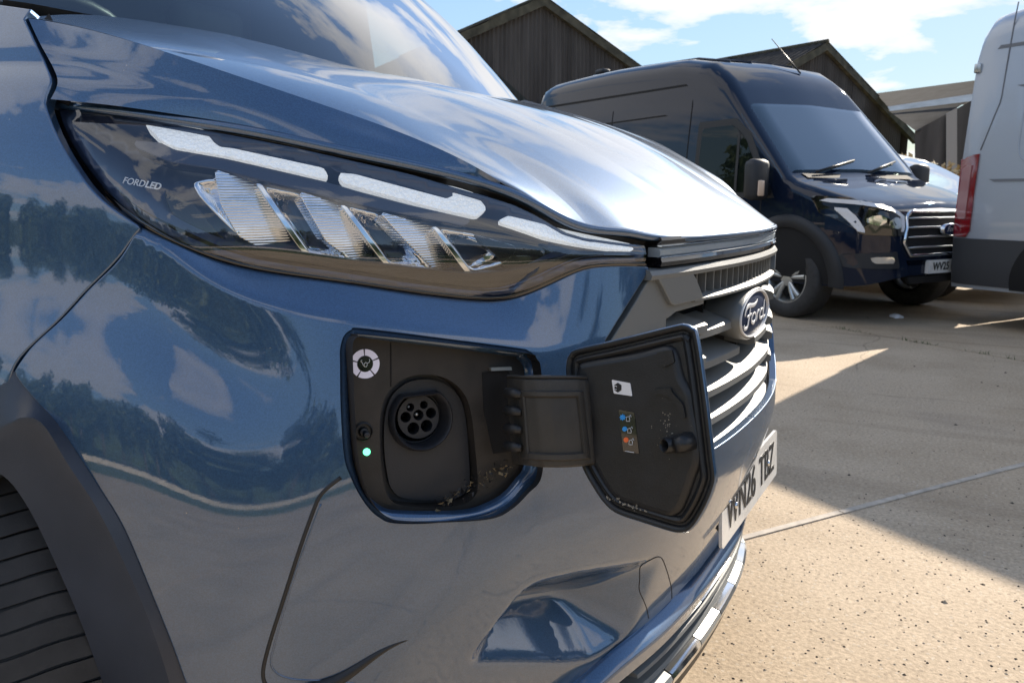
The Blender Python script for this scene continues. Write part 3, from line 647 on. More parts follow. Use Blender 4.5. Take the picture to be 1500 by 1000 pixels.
# body behind the wings: sides, roof, doors (mostly out of frame, casts the van's shadow)
secs=[]
for (x,k) in ((-1.60,1),(-1.75,1),(-2.6,1),(-3.6,1),(-4.6,1),(-4.95,.97)):
    half=[(1.0*k,.30),(1.0*k,.62),(.995*k,.95),(.965*k,1.20),(.92*k,1.5),(.86*k,1.80),(.80*k,1.90),(.70*k,1.95),(.4,1.97),(0,1.975)]
    secs.append([(x,-a,z) for a,z in half]+[(x,a,z) for a,z in half[::-1][1:]])
secs=np.array(secs); m=MB(); m.grid(secs); m.add(secs[-1],[tuple(range(len(secs[-1])))]); m.build('rear_body',BLUE,van,sharp=40)
for s in (1,-1):
    m=MB(); g_=[]
    for x,zb,zt_ in ((-.92,1.245,1.27),(-1.1,1.23,1.42),(-1.3,1.22,1.60),(-1.5,1.21,1.77),(-1.62,1.2,1.88)):
        g_.append([(x,s*(.93-.13*(zb+f*(zt_-zb)-1.2)),zb+f*(zt_-zb)) for f in (0,.5,1)])
    m.grid(np.array(g_)); m.build('side_window',GLASS,van)
    m=MB(); m.grid(np.array([[(x,s*y,z) for y,z in ((1.0,.45),(1.0,.7),(.992,.95),(.965,1.12),(.93,1.235))] for x in (-1.30,-1.45,-1.62)])); m.build('front_door',BLUE,van)
    rf=MB(); rf.grid(np.array([[(x,s*.80*f,1.955-.05*f*f-.03*(x>-1.65)) for f in (0,.5,1)] for x in (-1.60,-1.62)])); 
    mr=MB(); mr.box((-1.27,s*1.17,1.26),(.12,.20,.27)); mo=mr.build('door_mirror',GLOSSBLK,van,bevel=.04); ma=MB(); ma.box((-1.30,s*1.03,1.20),(.07,.16,.06)); ma.build('mirror_arm',GLOSSBLK,mo,bevel=.02)
m=MB(); m.box((-2.15,0,1.15),(.04,1.7,1.5)); m.build('bulkhead',INT,van)
m=MB(); m.box((-2.9,0,.36),(4.2,1.8,.12)); m.box((-.75,0,.42),(.9,1.1,.2)); m.build('underbody',BLACK,van)

# ---- headlamp
dl=lambda q,z:_lens(q,z)
def _lens(q,z):
    q=np.asarray(q,float); a=zhb(q); b=zht(q); f=np.clip((z-a)/np.maximum(b-a,.006),-.3,1.3)
    return dhb(q)+(dht(q)-dhb(q))*f-.016*4*f*(1-f)*np.clip((b-a)/.1,0,1)
LB=[(82,158),(95,196),(123,243),(155,282),(190,311),(218,329),(254,350),(300,369),(367,388),(434,399),(500,408),(600,423),(684,433),(715,435),(742,433),(781,421),(832,398),(856,389),(885,385),(945,385)]
LT=[(944,360),(896,354),(860,349),(832,341),(800,323),(752,300),(700,284),(600,255),(500,232),(430,216),(334,197),(214,175),(160,166),(100,156)]
lens_poly=np.array([unf(u,v,_lens) for u,v in LB+LT])
lens_poly=resample(lens_poly,.004)
lamp=empty('headlamp',(0,0,0),parent=van)
panel('lens',lens_poly,[],_lens,LENS,lamp,step=.009,fillet=False)
# black moulded rim round the lens
def strip(name,A,B_,dfun,offA,offB,mat,parent,n=160):
    A=smooth_open(A,n); B_=smooth_open(B_,n); m=MB()
    m.grid(np.stack([surf_pts(A,dfun,offA),surf_pts(.5*(A+B_),dfun,min(offA,offB)-.002),surf_pts(B_,dfun,offB)],0)); return m.build(name,mat,parent)
UF=lambda L,f:np.array([unf(u,v,f) for u,v in L])
hb2=UF(HLB,_lens); lb2=UF(LB,_lens)
strip('lamp_rim',hb2[1:],lb2[1:],_lens,.004,.0005,GLOSSBLK,lamp)
ribbon('lamp_rim_backing',smooth_open(hb2,120),_lens,.03,.012,DARK,lamp)
# housing: dark bowl behind the lens
HOUS=simple('lamp_housing',(.030,.042,.080),rough=.22,spec=.6)
BEZ=simple('lamp_bezel',(.010,.010,.012),rough=.25)
house=lambda q,z:_lens(q,z)+.055*np.clip(segq(q,z)/.04,0,1)+.004
def segq(q,z): return segdist(np.asarray(q,float),np.asarray(z,float),lens_poly[::4])
panel('housing',lens_poly,[],house,HOUS,lamp,step=.012,fillet=False)
DRLM=simple('daytime_lamp',(.74,.79,.84),rough=.25,spec=.8)
_t2=DRLM.node_tree; _v=nd('ShaderNodeTexVoronoi',_t2); _v.inputs['Scale'].default_value=240; _c=nd('ShaderNodeTexCoord',_t2); _t2.links.new(_c.outputs['Object'],_v.inputs['Vector']); _b=nd('ShaderNodeBump',_t2); _b.inputs['Strength'].default_value=.9; _b.inputs['Distance'].default_value=.004; _t2.links.new(_v.outputs['Distance'],_b.inputs['Height']); _t2.links.new(_b.outputs[0],_t2.nodes['Principled BSDF'].inputs['Normal'])
_t2.nodes['Principled BSDF'].inputs['Emission Color'].default_value=(.9,.95,1,1); _t2.nodes['Principled BSDF'].inputs['Emission Strength'].default_value=.20
def raised(name,pix,off,thick,mat,parent,r=.004,step=.006,dfun=None,slant=0.,bowl=0.):
    f=lambda q,z:(dfun or _lens)(q,z)+off
    P=UF(pix,f); P0_=resample(rounded(P,r),step*.7); q0_=P[:,0].mean()
    if slant or bowl: f=lambda q,z:(dfun or _lens)(q,z)+off+slant*(np.asarray(q)-q0_)+bowl*sstep(0,.022,segdist(np.asarray(q,float),np.asarray(z,float),P0_))
    P=P; P=resample(rounded(P,r),step*.7)
    return panel(name,P,[],f,mat,parent,step=step,r=min(.0015,thick/2),flange=thick)
raised('daytime_strip',[(211,178),(236,180),(298,190),(312,209),(322,216),(340,218),(474,247),(480,260),(470,259),(330,227),(256,214),(238,205)],.012,.010,DRLM,lamp,r=.003)
raised('daytime_strip',[(497,254),(520,256),(655,292),(668,286),(656,272),(672,276),(694,283),(712,305),(700,316),(660,309),(502,266)],.012,.010,DRLM,lamp,r=.003)
raised('daytime_strip',[(731,324),(745,317),(780,325),(860,344),(925,358),(928,366),(890,363),(800,347)],.009,.008,DRLM,lamp,r=.003)
# upper shelf ribs between the strips and the bonnet
for k in range(11):
    x=322+k*38; y=195+k*8.3
    raised('shelf_rib',[(x,y+4),(x+12,y+8),(x+34,y+25),(x+18,y+21)],.020,.006,HOUS,lamp,r=.002,step=.008)
# four reflector modules with fine horizontal ribs
def rib_mat():
    m,t,b=newmat('ribbed_reflector'); co=nd('ShaderNodeTexCoord',t); wv=nd('ShaderNodeTexWave',t,wave_type='BANDS',bands_direction='Z'); wv.inputs['Scale'].default_value=105; wv.inputs['Distortion'].default_value=.6; wv.inputs['Detail'].default_value=1
    t.links.new(co.outputs['Object'],wv.inputs['Vector']); bp=nd('ShaderNodeBump',t); bp.inputs['Strength'].default_value=.35; bp.inputs['Distance'].default_value=.0012; t.links.new(wv.outputs[0],bp.inputs['Height']); t.links.new(bp.outputs[0],b.inputs['Normal'])
    b.inputs['Base Color'].default_value=(.80,.83,.88,1); b.inputs['Metallic'].default_value=1; b.inputs['Roughness'].default_value=.12
    return m
RIB=rib_mat(); MIR=simple('lamp_reflector',(.85,.86,.88),rough=.06,metal=1)
raised('reflector',[(284,268),(306,263),(322,264),(345,330),(352,345),(340,335),(310,305),(292,285)],.024,.02,MIR,lamp,r=.004,bowl=.03,step=.004)
raised('reflector',[(322,250),(376,268),(445,370),(395,372),(352,345),(330,300)],.030,.02,RIB,lamp,r=.003,slant=-.35)
raised('reflector',[(440,282),(500,300),(565,388),(520,384),(478,352)],.030,.02,RIB,lamp,r=.003,slant=-.35)
raised('reflector',[(553,311),(634,332),(684,400),(640,397),(590,350)],.030,.02,RIB,lamp,r=.003,slant=-.35)
raised('bulb_bowl',[(380,272),(440,284),(478,345),(515,382),(450,371)],.030,.02,MIR,lamp,r=.006,bowl=.045,step=.004)
raised('bulb_bowl',[(503,301),(553,313),(592,352),(632,396),(570,389)],.030,.02,MIR,lamp,r=.006,bowl=.045,step=.004)
raised('bulb_bowl',[(640,334),(700,345),(760,362),(740,385),(690,399)],.034,.02,MIR,lamp,r=.012,bowl=.04,step=.004)
for P in ([(376,268),(383,270),(452,371),(444,370)],[(500,300),(507,302),(572,389),(564,388)],[(634,332),(640,333),(690,400),(683,400)]):
    raised('reflector_edge',P,.024,.02,CHROME,lamp,r=.001)
raised('bezel',[(240,330),(300,360),(420,368),(560,388),(690,402),(742,398),(790,388),(840,372),(930,372),(935,380),(880,381),(832,390),(782,412),(742,425),(700,427),(600,416),(440,393),(310,364)],.016,.012,BEZ,lamp,r=.004)
raised('bezel',[(690,340),(740,352),(800,362),(850,372),(800,390),(770,397),(742,398),(730,375)],.034,.012,BEZ,lamp,r=.006)
raised('bezel',[(240,280),(284,300),(320,345),(340,358),(300,352),(262,330)],.026,.012,BEZ,lamp,r=.006)
raised('lamp_shelf',[(196,206),(236,210),(262,220),(340,235),(480,268),(560,292),(690,322),(680,330),(560,306),(440,277),(322,247),(250,236),(200,215)],.018,.014,HOUS,lamp,r=.004)
# far lamp: same lens, plain bowl
fl=empty('headlamp',(0,0,0),parent=van)
a=panel('x',lens_poly,[],_lens,LENS,fl,step=.02,fillet=False,mirror=True); mobj('lens',a[3],a[5],LENS,fl,True,a[4])
a=panel('x',lens_poly,[],house,HOUS,fl,step=.02,fillet=False,mirror=True); mobj('housing',a[3],a[5],HOUS,fl,True,a[4])
def text_obj(name,s,size,mat,parent,org,ex,ey,depth=.0004,shear=0.,sx=1.,bold=0.,align='CENTER'):
    cu=bpy.data.curves.new(name,'FONT'); cu.body=s; cu.size=size; cu.extrude=depth; cu.align_x=align; cu.align_y='CENTER'; cu.shear=shear; cu.offset=bold
    o=bpy.data.objects.new(name,cu); col.objects.link(o); dg=bpy.context.evaluated_depsgraph_get(); me=bpy.data.meshes.new_from_object(o.evaluated_get(dg)); bpy.data.objects.remove(o)
    me.materials.clear(); me.materials.append(mat); ex=np.array(ex,float);ey=np.array(ey,float); ex/=np.linalg.norm(ex); ey-=ex*(ey@ex); ey/=np.linalg.norm(ey); ez=np.cross(ex,ey)
    V=np.empty(len(me.vertices)*3); me.vertices.foreach_get('co',V); V=V.reshape(-1,3); W=np.array(org)+V[:,:1]*sx*ex+V[:,1:2]*ey+V[:,2:3]*ez; me.vertices.foreach_set('co',W.ravel()); me.update()
    o=bpy.data.objects.new(name,me); col.objects.link(o); o.parent=parent; return o
LETTER=simple('pale_print',(.75,.78,.82),rough=.5)
f20=lambda q,z:_lens(q,z)+.010
def p3(u,v,f): h=unf(u,v,f); return PQ(h[0],h[1],f(np.array(h[0]),np.array(h[1])))
A=p3(184,265,f20);Bp=p3(234,274,f20);Cp=p3(184,258,f20); L=np.linalg.norm(Bp-A)
text_obj('lettering','FORD',L*.26,LETTER,lamp,A+(Bp-A)*.24,Bp-A,Cp-A,shear=.2,sx=.95)
text_obj('lettering','LED',L*.26,LETTER,lamp,A+(Bp-A)*.80,Bp-A,Cp-A,shear=.2,bold=.0002,sx=1.0)
# ------------------------------------------------------------------ charge port
port=empty('charge_port',(0,0,0),parent=van)
# painted rolled lip from the skin into the opening
n=len(reco_s); m=MB(); rings=[]
Po=surf_pts(reco_s,d_bump); No=surf_nrm(reco_s,d_bump)
Pi=surf_pts(reci_s,d_bump,.010)
for f,dep in ((0,0.),(.10,.0022),(.22,.0032),(.40,.0036),(.62,.0045),(.85,.0075),(1.,.0125)):
    rings.append(surf_pts(reco_s*(1-f)+reci_s*f,d_bump,dep))
rings=np.array(rings); rings=np.concatenate([rings,rings[:,:1]],1); m.grid(rings); m.build('port_lip',BLUE,port)
# the plane of the port
pc=np.array([unf(640,625,d_bump)]); p_org=surf_pts(pc,d_bump)[0]
def p3b(u,v,d): return PQ(*[np.array(x) for x in unp(u,v,d)],d)
_a=p3b(512,560,.02);_b=p3b(765,560,.02);_c=p3b(600,745,.006); pn=np.cross(_b-_a,_c-_a); pn/=np.linalg.norm(pn); pn=pn if pn@(CAM-_a)>0 else -pn
pe=np.cross([0,0,1.],pn); pe/=np.linalg.norm(pe); pf=np.cross(pn,pe); p_org=_a*.4+_b*.3+_c*.3
def pp2(u,v,dep): P=on_plane(u,v,p_org-pn*dep,pn)-p_org; return np.array([P@pe,P@pf])
def p2w(X,dep): X=np.asarray(X); return p_org+X[...,:1]*pe+X[...,1:2]*pf-np.broadcast_to(np.asarray(dep,float),X.shape[:-1])[...,None]*pn
def flat(name,outer,holes,dep,mat,parent,step=.02,wall=0.,wall_in=0.,smooth=False):
    """flat plate in the port's plane; walls run from its rims to other depths"""
    outer=np.asarray(outer) if area2(outer)>0 else np.asarray(outer)[::-1]
    V2,T,lp=cdt_fill(outer,holes,step); m=MB(); m.add(p2w(V2,dep),T)
    def wl(P,d2):
        A=p2w(P,dep);B_=p2w(P,d2); A=np.vstack([A,A[:1]]);B_=np.vstack([B_,B_[:1]]); m.grid(np.stack([A,B_],0))
    if wall: wl(outer,dep+wall)
    for h in holes:
        if wall_in: wl(np.asarray(h),dep+wall_in)
    return m.build(name,mat,parent,smooth=True,sharp=30)
PLATE=simple('port_plastic',(.030,.025,.021),rough=.5,bump=.3,bscale=500,var=.3,vscale=40)
DEEP=simple('socket_depth',(.002,.002,.002),rough=.9)
SOCK=simple('socket_plastic',(.030,.031,.036),rough=.42,bump=.2,bscale=600)
DP=.030
wallout=smooth_closed([pp2(u,v,DP) for u,v in [(505,525),(505,500),(512,490),(524,488),(640,500),(755,514),(770,522),(777,540),(780,620),(778,690),(758,716),(735,738),(705,752),(640,757),(580,757),(556,750),(535,730),(521,700),(512,660),(508,600)]],160)
# dark side walls
W=np.stack([np.vstack([p2w(wallout*.985,-.004)]),p2w(wallout,.075)],0); W=np.concatenate([W,W[:,:1]],1); m=MB(); m.grid(W); m.build('port_wall',PLATE,port)
arch=smooth_closed([pp2(u,v,DP) for u,v in [(557,660),(557,610),(567,577),(588,557),(612,549),(640,550),(664,560),(682,580),(691,610),(696,655),(700,712),(690,732),(665,741),(620,743),(582,738),(566,722),(560,695)]],136)
flat('port_plate',wallout,[arch],DP,PLATE,port,wall_in=.028)

ins=smooth_closed([pp2(u,v,DP+.02) for u,v in [(563,655),(564,612),(573,582),(592,563),(613,556),(638,557),(658,566),(674,584),(682,612),(686,655),(688,705),(680,722),(660,730),(620,732),(588,728),(573,714),(567,692)]],136)
sc=pp2(617,613,DP+.014); su=np.linalg.norm(pp2(660,613,DP+.014)-sc)   # half width of the socket rim
def soc(k,flat_=.80,n=48):               # flat-topped circle
    o=[]
    for i in range(n):
        a=2*math.pi*i/n; x,y=math.cos(a)*k,math.sin(a)*k; y=min(y,flat_*k); o.append((x*su,y*su))
    return np.array(o)+sc
flat('port_floor',arch*1.02,[soc(.95)],DP+.028,SOCK,port)
flat('socket_panel',ins,[soc(1.0)],DP+.020,SOCK,port,wall=.01,wall_in=.004)
sock=empty('charge_socket',(0,0,0),parent=port)
m=MB()
prof=[(1.06,.022),(1.05,.014),(1.02,.008),(.97,.006),(.91,.008),(.885,.012),(.86,.03),(.84,.034),(.80,.034),(.78,.030),(.76,.075)]
G=np.array([p2w(soc(k),DP+d) for k,d in prof]); G=np.concatenate([G,G[:,:1]],1); m.grid(G); m.build('socket_rim',SOCK,sock,sharp=45)
cav=flat('socket_floor',soc(.78),[],DP+.062,DEEP,sock)
pin=[]; HO=[(-.235,.36,.135),(.225,.39,.135),(-.41,.06,.175),(.02,.08,.175),(.45,.10,.175),(-.18,-.33,.20),(.27,-.30,.20)]
circ=lambda x,y,r,n=20:np.array([(sc[0]+su*(x+r*math.cos(2*math.pi*i/n)),sc[1]+su*(y+r*math.sin(2*math.pi*i/n))) for i in range(n)])
flat('pin_block',circ(.02,.02,.70,40),[circ(*h) for h in HO],DP+.026,SOCK,sock,wall=.03,wall_in=.030)
for x,y,r in HO:
    m=MB(); ct=p2w(np.array([sc+su*np.array([x,y])]),DP+.058)[0]; m.lathe([(.0,.0),(r*su*.45,.0),(r*su*.45,.022 if (x,y) in ((.02,.08),(-.235,.36)) else .014),(r*su*.3,.026 if (x,y) in ((.02,.08),(-.235,.36)) else .017),(0,.026 if (x,y) in ((.02,.08),(-.235,.36)) else .018)],ct,pn,12); m.build('contact_pin',SILVER if (x,y) in ((.02,.08),(-.235,.36)) else DEEP,sock)
# release button: five pale segments round a knob
bt=pp2(534.5,532.6,DP); br=np.linalg.norm(pp2(555.5,532.6,DP)-bt); btn=empty('light_ring',(0,0,0),parent=port)
RINGM=simple('light_ring_segment',(.66,.64,.76),rough=.35); RINGM.node_tree.nodes['Principled BSDF'].inputs['Emission Color'].default_value=(.86,.82,1,1); RINGM.node_tree.nodes['Principled BSDF'].inputs['Emission Strength'].default_value=.08
for k in range(5):
    a0_=math.pi/2+2*math.pi*k/5+.06; a1_=math.pi/2+2*math.pi*(k+1)/5-.06; aa=np.linspace(a0_,a1_,12)
    P=np.vstack([[(bt[0]+br*math.cos(x),bt[1]+br*math.sin(x)) for x in aa],[(bt[0]+br*.56*math.cos(x),bt[1]+br*.56*math.sin(x)) for x in aa[::-1]]]); flat('ring_segment',P,[],DP-.0015,RINGM,btn,wall=.002)
flat('button_knob',[(bt[0]+br*.50*math.cos(x),bt[1]+br*.50*math.sin(x)) for x in np.linspace(0,2*math.pi,29)[:-1]],[],DP-.003,GLOSSBLK,btn,wall=.004)
flat('ring_bed',[(bt[0]+br*1.04*math.cos(x),bt[1]+br*1.04*math.sin(x)) for x in np.linspace(0,2*math.pi,37)[:-1]],[],DP-.0006,BLACK,btn,wall=.002)
def line2(name,pts,rad,mat,parent,fn):
    m=MB(); m.tube([fn(p) for p in pts],rad,5); return m.build(name,mat,parent)
icon=lambda pts:[np.array([bt[0]+br*.40*x,bt[1]+br*.40*y]) for x,y in pts]
for pts in ([(-.6,.35),(-.45,-.1),(-.2,-.45),(.1,-.5),(.25,-.2),(.3,.15),(.0,.25),(-.2,.1),(-.25,-.15)],[(.3,.1),(.6,.2),(.75,.55),(.65,.8)],[(-.7,.3),(-.8,.6),(-.55,.7)]):
    line2('button_icon',icon(pts),.00045,LETTER,btn,lambda p:p2w(p,DP-.0034))
# status lamp and locking bolt
gl=simple('green_led',(.1,.6,.3),rough=.3); gl.node_tree.nodes['Principled BSDF'].inputs['Emission Color'].default_value=(.12,.9,.42,1); gl.node_tree.nodes['Principled BSDF'].inputs['Emission Strength'].default_value=1.6
def disc(name,u,v,rpx,prof,mat,parent,dep=DP):
    c=pp2(u,v,dep); rr_=np.linalg.norm(pp2(u+rpx,v,dep)-c); m=MB(); m.lathe([(rr_*a,b) for a,b in prof],p2w(c,dep),pn,20); return m.build(name,mat,parent,sharp=40)
disc('status_led',537,661.5,5.2,[(1,0),(1,.0012),(.7,.0022),(0,.0026)],gl,port)
lk=disc('lock_bolt',532,632,14,[(1,0),(1,.002),(.86,.003),(.82,.0),(.55,-.004),(.50,.003),(.42,.006),(.2,.0065),(.18,.0),(0,0)],BLACK,port)
disc('lock_pin',534,635,5,[(1,0),(1,.010),(.8,.012),(0,.0125)],SOCK,port)
flat('port_divider',[pp2(u,v,DP) for u,v in [(571.6,501),(573,501.2),(573.4,566),(572,566)]],[],DP-.001,DARK,port,wall=.001)
flat('hinge_slot',[pp2(u,v,DP) for u,v in [(706,545),(744,543),(752,560),(752,660),(722,664),(708,600)]],[],DP-.0012,DARK,port,wall=.001)
flat('hinge_stop',[pp2(u,v,DP-.006) for u,v in [(718,538),(748,537),(749,542),(719,543)]],[],DP-.008,SILVER,port,wall=.006)
# debris on the sill of the opening
m=MB(); rd=random.Random(5)
for k in range(150):
    t_=rd.random(); u=640+t_*110+rd.gauss(0,6); v=742-t_*62+rd.gauss(0,5); P=on_plane(u,v,p_org-pn*(DP-.006-rd.random()*.01),pn); s=rd.uniform(.0006,.0022)
    d=[np.array([rd.gauss(0,1),rd.gauss(0,1),rd.gauss(0,1)])*s for _ in range(4)]; m.add([P+x for x in d],[(0,1,2),(0,2,3),(0,3,1),(1,3,2)],0 if rd.random()<.7 else 1)
o=m.build('sill_debris',[BLACK,simple('leaf_litter',(.22,.17,.10),rough=.9)],port,smooth=False); o['kind']='stuff'

# ------------------------------------------------------------------ flap and its hinge arm
flap=empty('charge_flap',(0,0,0),parent=van)
_h0=PD(840,540,.905);_h1=PD(850,690,.902);_f0=PD(1020,520,.815); fnn=np.cross(_h1-_h0,_f0-_h0); fnn/=np.linalg.norm(fnn); fnn=fnn if fnn@(CAM-_h0)>0 else -fnn
fe=np.cross([0,0,1.],fnn); fe/=np.linalg.norm(fe); ff=np.cross(fnn,fe)
def fp2(u,v,dep=0.): P=on_plane(u,v,_h0-fnn*dep,fnn)-_h0; return np.array([P@fe,P@ff])
def f2w(X,dep): X=np.asarray(X,float); return _h0+X[...,:1]*fe+X[...,1:2]*ff-np.broadcast_to(np.asarray(dep,float),X.shape[:-1])[...,None]*fnn
def foff(P,d):
    P=np.asarray(P); P=P if area2(P)>0 else P[::-1]; t=np.roll(P,-2,0)-np.roll(P,2,0); t/=np.linalg.norm(t,axis=1)[:,None]; return P+np.stack([-t[:,1],t[:,0]],1)*d
FO=[(829,556),(829,530),(833,519),(844,511),(900,498),(985,477),(1002,475),(1013,480),(1021,492),(1033,570),(1045,672),(1048,697),(1046,712),(1036,738),(1022,763),(1012,775),(1002,780),(985,779),(940,765),(905,753),(888,741),(872,720),(852,684),(838,640)]
fo=smooth_closed([fp2(u,v) for u,v in FO],24*7)
def floft(name,prof,mat,parent,cap=None,ring=None):
    base=fo if ring is None else ring; G=[f2w(foff(base,i),d) for i,d in prof]; G=np.array(G); G=np.concatenate([G,G[:,:1]],1); m=MB(); m.grid(G)
    if cap is not None:
        V2,T,_=cdt_fill(foff(base,prof[cap][0]),[],.02); m.add(f2w(V2,prof[cap][1]),T)
    return m.build(name,mat,parent,sharp=50)
floft('outer_skin',[(0.001,.0),(0,.001),(-.0008,.004),(.001,.008),(.006,.011),(.02,.013)],BLUE,flap,cap=-1)
FLB=simple('flap_plastic',(.014,.0145,.016),rough=.38,bump=.3,bscale=500,var=.3,vscale=35)
floft('inner_tray',[(.001,.0),(.0035,-.0006),(.006,.001),(.0075,.004),(.0095,.004),(.011,.000),(.0135,-.0015),(.016,-.0005),(.018,.0025)],FLB,flap)
_full=foff(fo,.018); V2,T,_=cdt_fill(_full,[],.02)
m=MB(); m.add(f2w(V2,.0025),T); m.build('tray_floor',FLB,flap,smooth=False)
# raised inner pan
pan=smooth_closed([fp2(u,v) for u,v in [(846,570),(850,540),(860,532),(930,520),(970,510),(985,512),(992,528),(998,552),(1010,575),(1014,600),(1021,640),(1023,672),(1016,695),(1000,738),(990,750),(975,752),(930,738),(905,728),(893,715),(878,690),(860,650)]],21*7)
floft('inner_pan',[(-.003,.0025),(-.001,-.0015),(.002,-.0035),(.005,-.004)],FLB,flap,cap=-1,ring=pan)
def fflat(name,pix,dep,mat,parent,thick=.0006,r=0.):
    P=np.array([fp2(u,v,dep) for u,v in pix]); P=rounded(P,r) if r else P; P=P if area2(P)>0 else P[::-1]
    V2,T,_=cdt_fill(P,[],.03); m=MB(); m.add(f2w(V2,dep),T); A=f2w(P,dep);B_=f2w(P,dep+thick); m.grid(np.stack([np.vstack([A,A[:1]]),np.vstack([B_,B_[:1]])],0)); return m.build(name,mat,parent,smooth=False)
fflat('moulded_step',[(957,570),(982,568),(984,574),(1000,592),(1004,612),(998,612),(993,596),(979,580),(958,577)],-.0075,FLB,flap,.004,.003)
fflat('moulded_step',[(962,516),(984,512),(988,530),(972,538),(962,532)],-.0065,FLB,flap,.003,.002)
st=fflat('safety_sticker',[(896,556),(923,561),(926,580),(899,576)],-.0052,WHITE,flap,.0008,.0012)
hexp=[]
cx_,cy_=905.0,567.5
for k in range(6): a=R(60*k+30); hexp.append((cx_+6.0*math.cos(a),cy_+7.2*math.sin(a)))
fflat('hexagon_mark',hexp,-.0056,BLACK,st,.0003)
c_=fp2(905,567.5); text_obj('letter_c','C',.0062,WHITE,st,f2w(c_,-.0060),fe,ff)
ip=fflat('indicator_print',[(906,600),(929,604),(936,664),(913,661)],-.0048,GLOSSBLK,flap,.0005,.001)
SKY_=simple('print_blue',(.03,.30,.75),rough=.5); ORG=simple('print_orange',(.85,.16,.04),rough=.5)
def fdisc(u,v,r,mat,star=False):
    pts=[(u+r*(1.0 if not star or k%2 else 1.65)*math.cos(2*math.pi*k/16),v+r*(1.0 if not star or k%2 else 1.65)*math.sin(2*math.pi*k/16)) for k in range(16)]; fflat('indicator_dot',pts,-.0054,mat,ip,.0003)
fdisc(912,611,3.1,SKY_,True); fdisc(915,628,3.6,SKY_); fdisc(917,644,3.8,ORG)
for (u,v) in ((924,612),(926,629),(928,646)):
    for pts in ([(-3,4),(-3,-2),(1,-3),(2,1),(2,4),(-3,4)],[(1,-3),(3,-5),(4,-2)]):
        m=MB(); m.tube([f2w(fp2(u+a,v+b),-.0055) for a,b in pts],.00035,4); m.build('indicator_icon',LETTER,ip)
m=MB(); m.tube([f2w(fp2(919,659.5),-.0054),f2w(fp2(932,661.5),-.0054)],.0004,4); m.build('small_print',LETTER,ip)
# catch
cc_=f2w(fp2(992,650),-.004); m=MB(); m.tube([f2w(fp2(1012,645),.0),f2w(fp2(1004,648),-.010),f2w(fp2(996,650),-.014)],[.011,.0095,.008],10); m.build('flap_catch',FLB,flap)
m=MB(); m.lathe([(.0085,0),(.0085,.012),(.0065,.015),(.0045,.012),(.004,.002),(0,.002)],f2w(fp2(991,650),-.006),fnn-.35*fe,16); m.build('catch_socket',FLB,flap,sharp=40)
m=MB(); rd=random.Random(9)
for k in range(40):
    P=f2w(fp2(rd.gauss(980,10),rd.gauss(625,18)),-.0046); s=rd.uniform(.0003,.0011); m.add([P+fe*s,P-fe*s*.5+ff*s,P-fe*s*.5-ff*s],[(0,1,2)])
for k in range(26):
    t_=rd.random(); P=f2w(fp2(890+t_*60+rd.gauss(0,3),727+t_*22+rd.gauss(0,2)),-.003); s=rd.uniform(.0005,.0018); m.add([P+fe*s,P-fe*s*.5+ff*s,P-fe*s*.5-ff*s],[(0,1,2)])
o=m.build('dust_specks',simple('dust',(.30,.27,.22),rough=.9),flap,smooth=False); o['kind']='stuff'
# arm: curved plate from inside the opening, round the lip, to the flap
armc=[(742,553,679,.93),(752,553,680,.905),(765,554,682,.888),(785,554,684,.878),(805,554,684.5,.874),(825,554,684,.875),(845,554,682,.880),(858,555,680,.886),(871,557,678,.896)]
def armP(k,f,off=0.):
    u,v0,v1,Z=[np.interp(k,range(len(armc)),[c[i] for c in armc]) for i in range(4)]; u=u+ (f-.0)*np.interp(k,[0,7,8],[8,14,4]) ; return PD(u,v0+(v1-v0)*f,Z+off)
ARMM=simple('arm_plastic',(.040,.036,.031),rough=.5,bump=.3,bscale=500,var=.2,vscale=30)
ks=np.linspace(0,8,41); m=MB()
fr=[(0,.016),(0,.004),(.02,.0),(.10,-.001),(.5,-.002),(.90,-.001),(.98,0),(1,.004),(1,.016)]
m.grid(np.array([[armP(k,f,o) for k in ks] for f,o in fr]))
for k in (0,8): m.grid(np.array([[armP(k,f,o) for f,o in fr],[armP(k,f,.016) for f,o in fr]]))
m.grid(np.array([[armP(k,f,.016) for k in ks] for f in (0,1)])); arm=m.build('hinge_arm',ARMM,flap,sharp=45)
# raised frame on the arm round a sunken panel
def armgrid(k0,k1,f0,f1,o):
    m_=MB(); kk=np.linspace(k0,k1,15); m_.grid(np.array([[armP(k,f,o) for k in kk] for f in np.linspace(f0,f1,4)])); return m_
fm=MB()
def loopk(k0,k1,f0,f1): 
    L=[(k,f0) for k in np.linspace(k0,k1,16)]+[(k1,f) for f in np.linspace(f0,f1,10)[1:]]+[(k,f1) for k in np.linspace(k1,k0,16)[1:]]+[(k0,f) for f in np.linspace(f1,f0,10)[1:-1]]; return L
A_=loopk(1.3,6.6,.14,.93); B1=loopk(1.45,6.45,.155,.915); C1_=loopk(1.9,6.0,.20,.86); D1=loopk(2.1,5.85,.22,.84)
G=np.array([[armP(k,f,o) for k,f in L] for L,o in ((A_,-.0015),(B1,-.0055),(C1_,-.0055),(D1,-.0022))]); G=np.concatenate([G,G[:,:1]],1); fm.grid(G); fm.build('arm_frame',ARMM,arm,sharp=40)
m=MB(); m.tube([armP(k,-.015,.004) for k in np.linspace(.2,7.6,20)],.0022,6); m.build('arm_top_edge',ARMM,arm)
for k in range(4):
    m=MB(); m.tube([PD(742,575+k*26,.905),PD(754,576+k*26,.893),PD(764,578+k*26,.888)],[.006,.006,.004],8); m.build('hinge_knuckle',BLACK,flap)
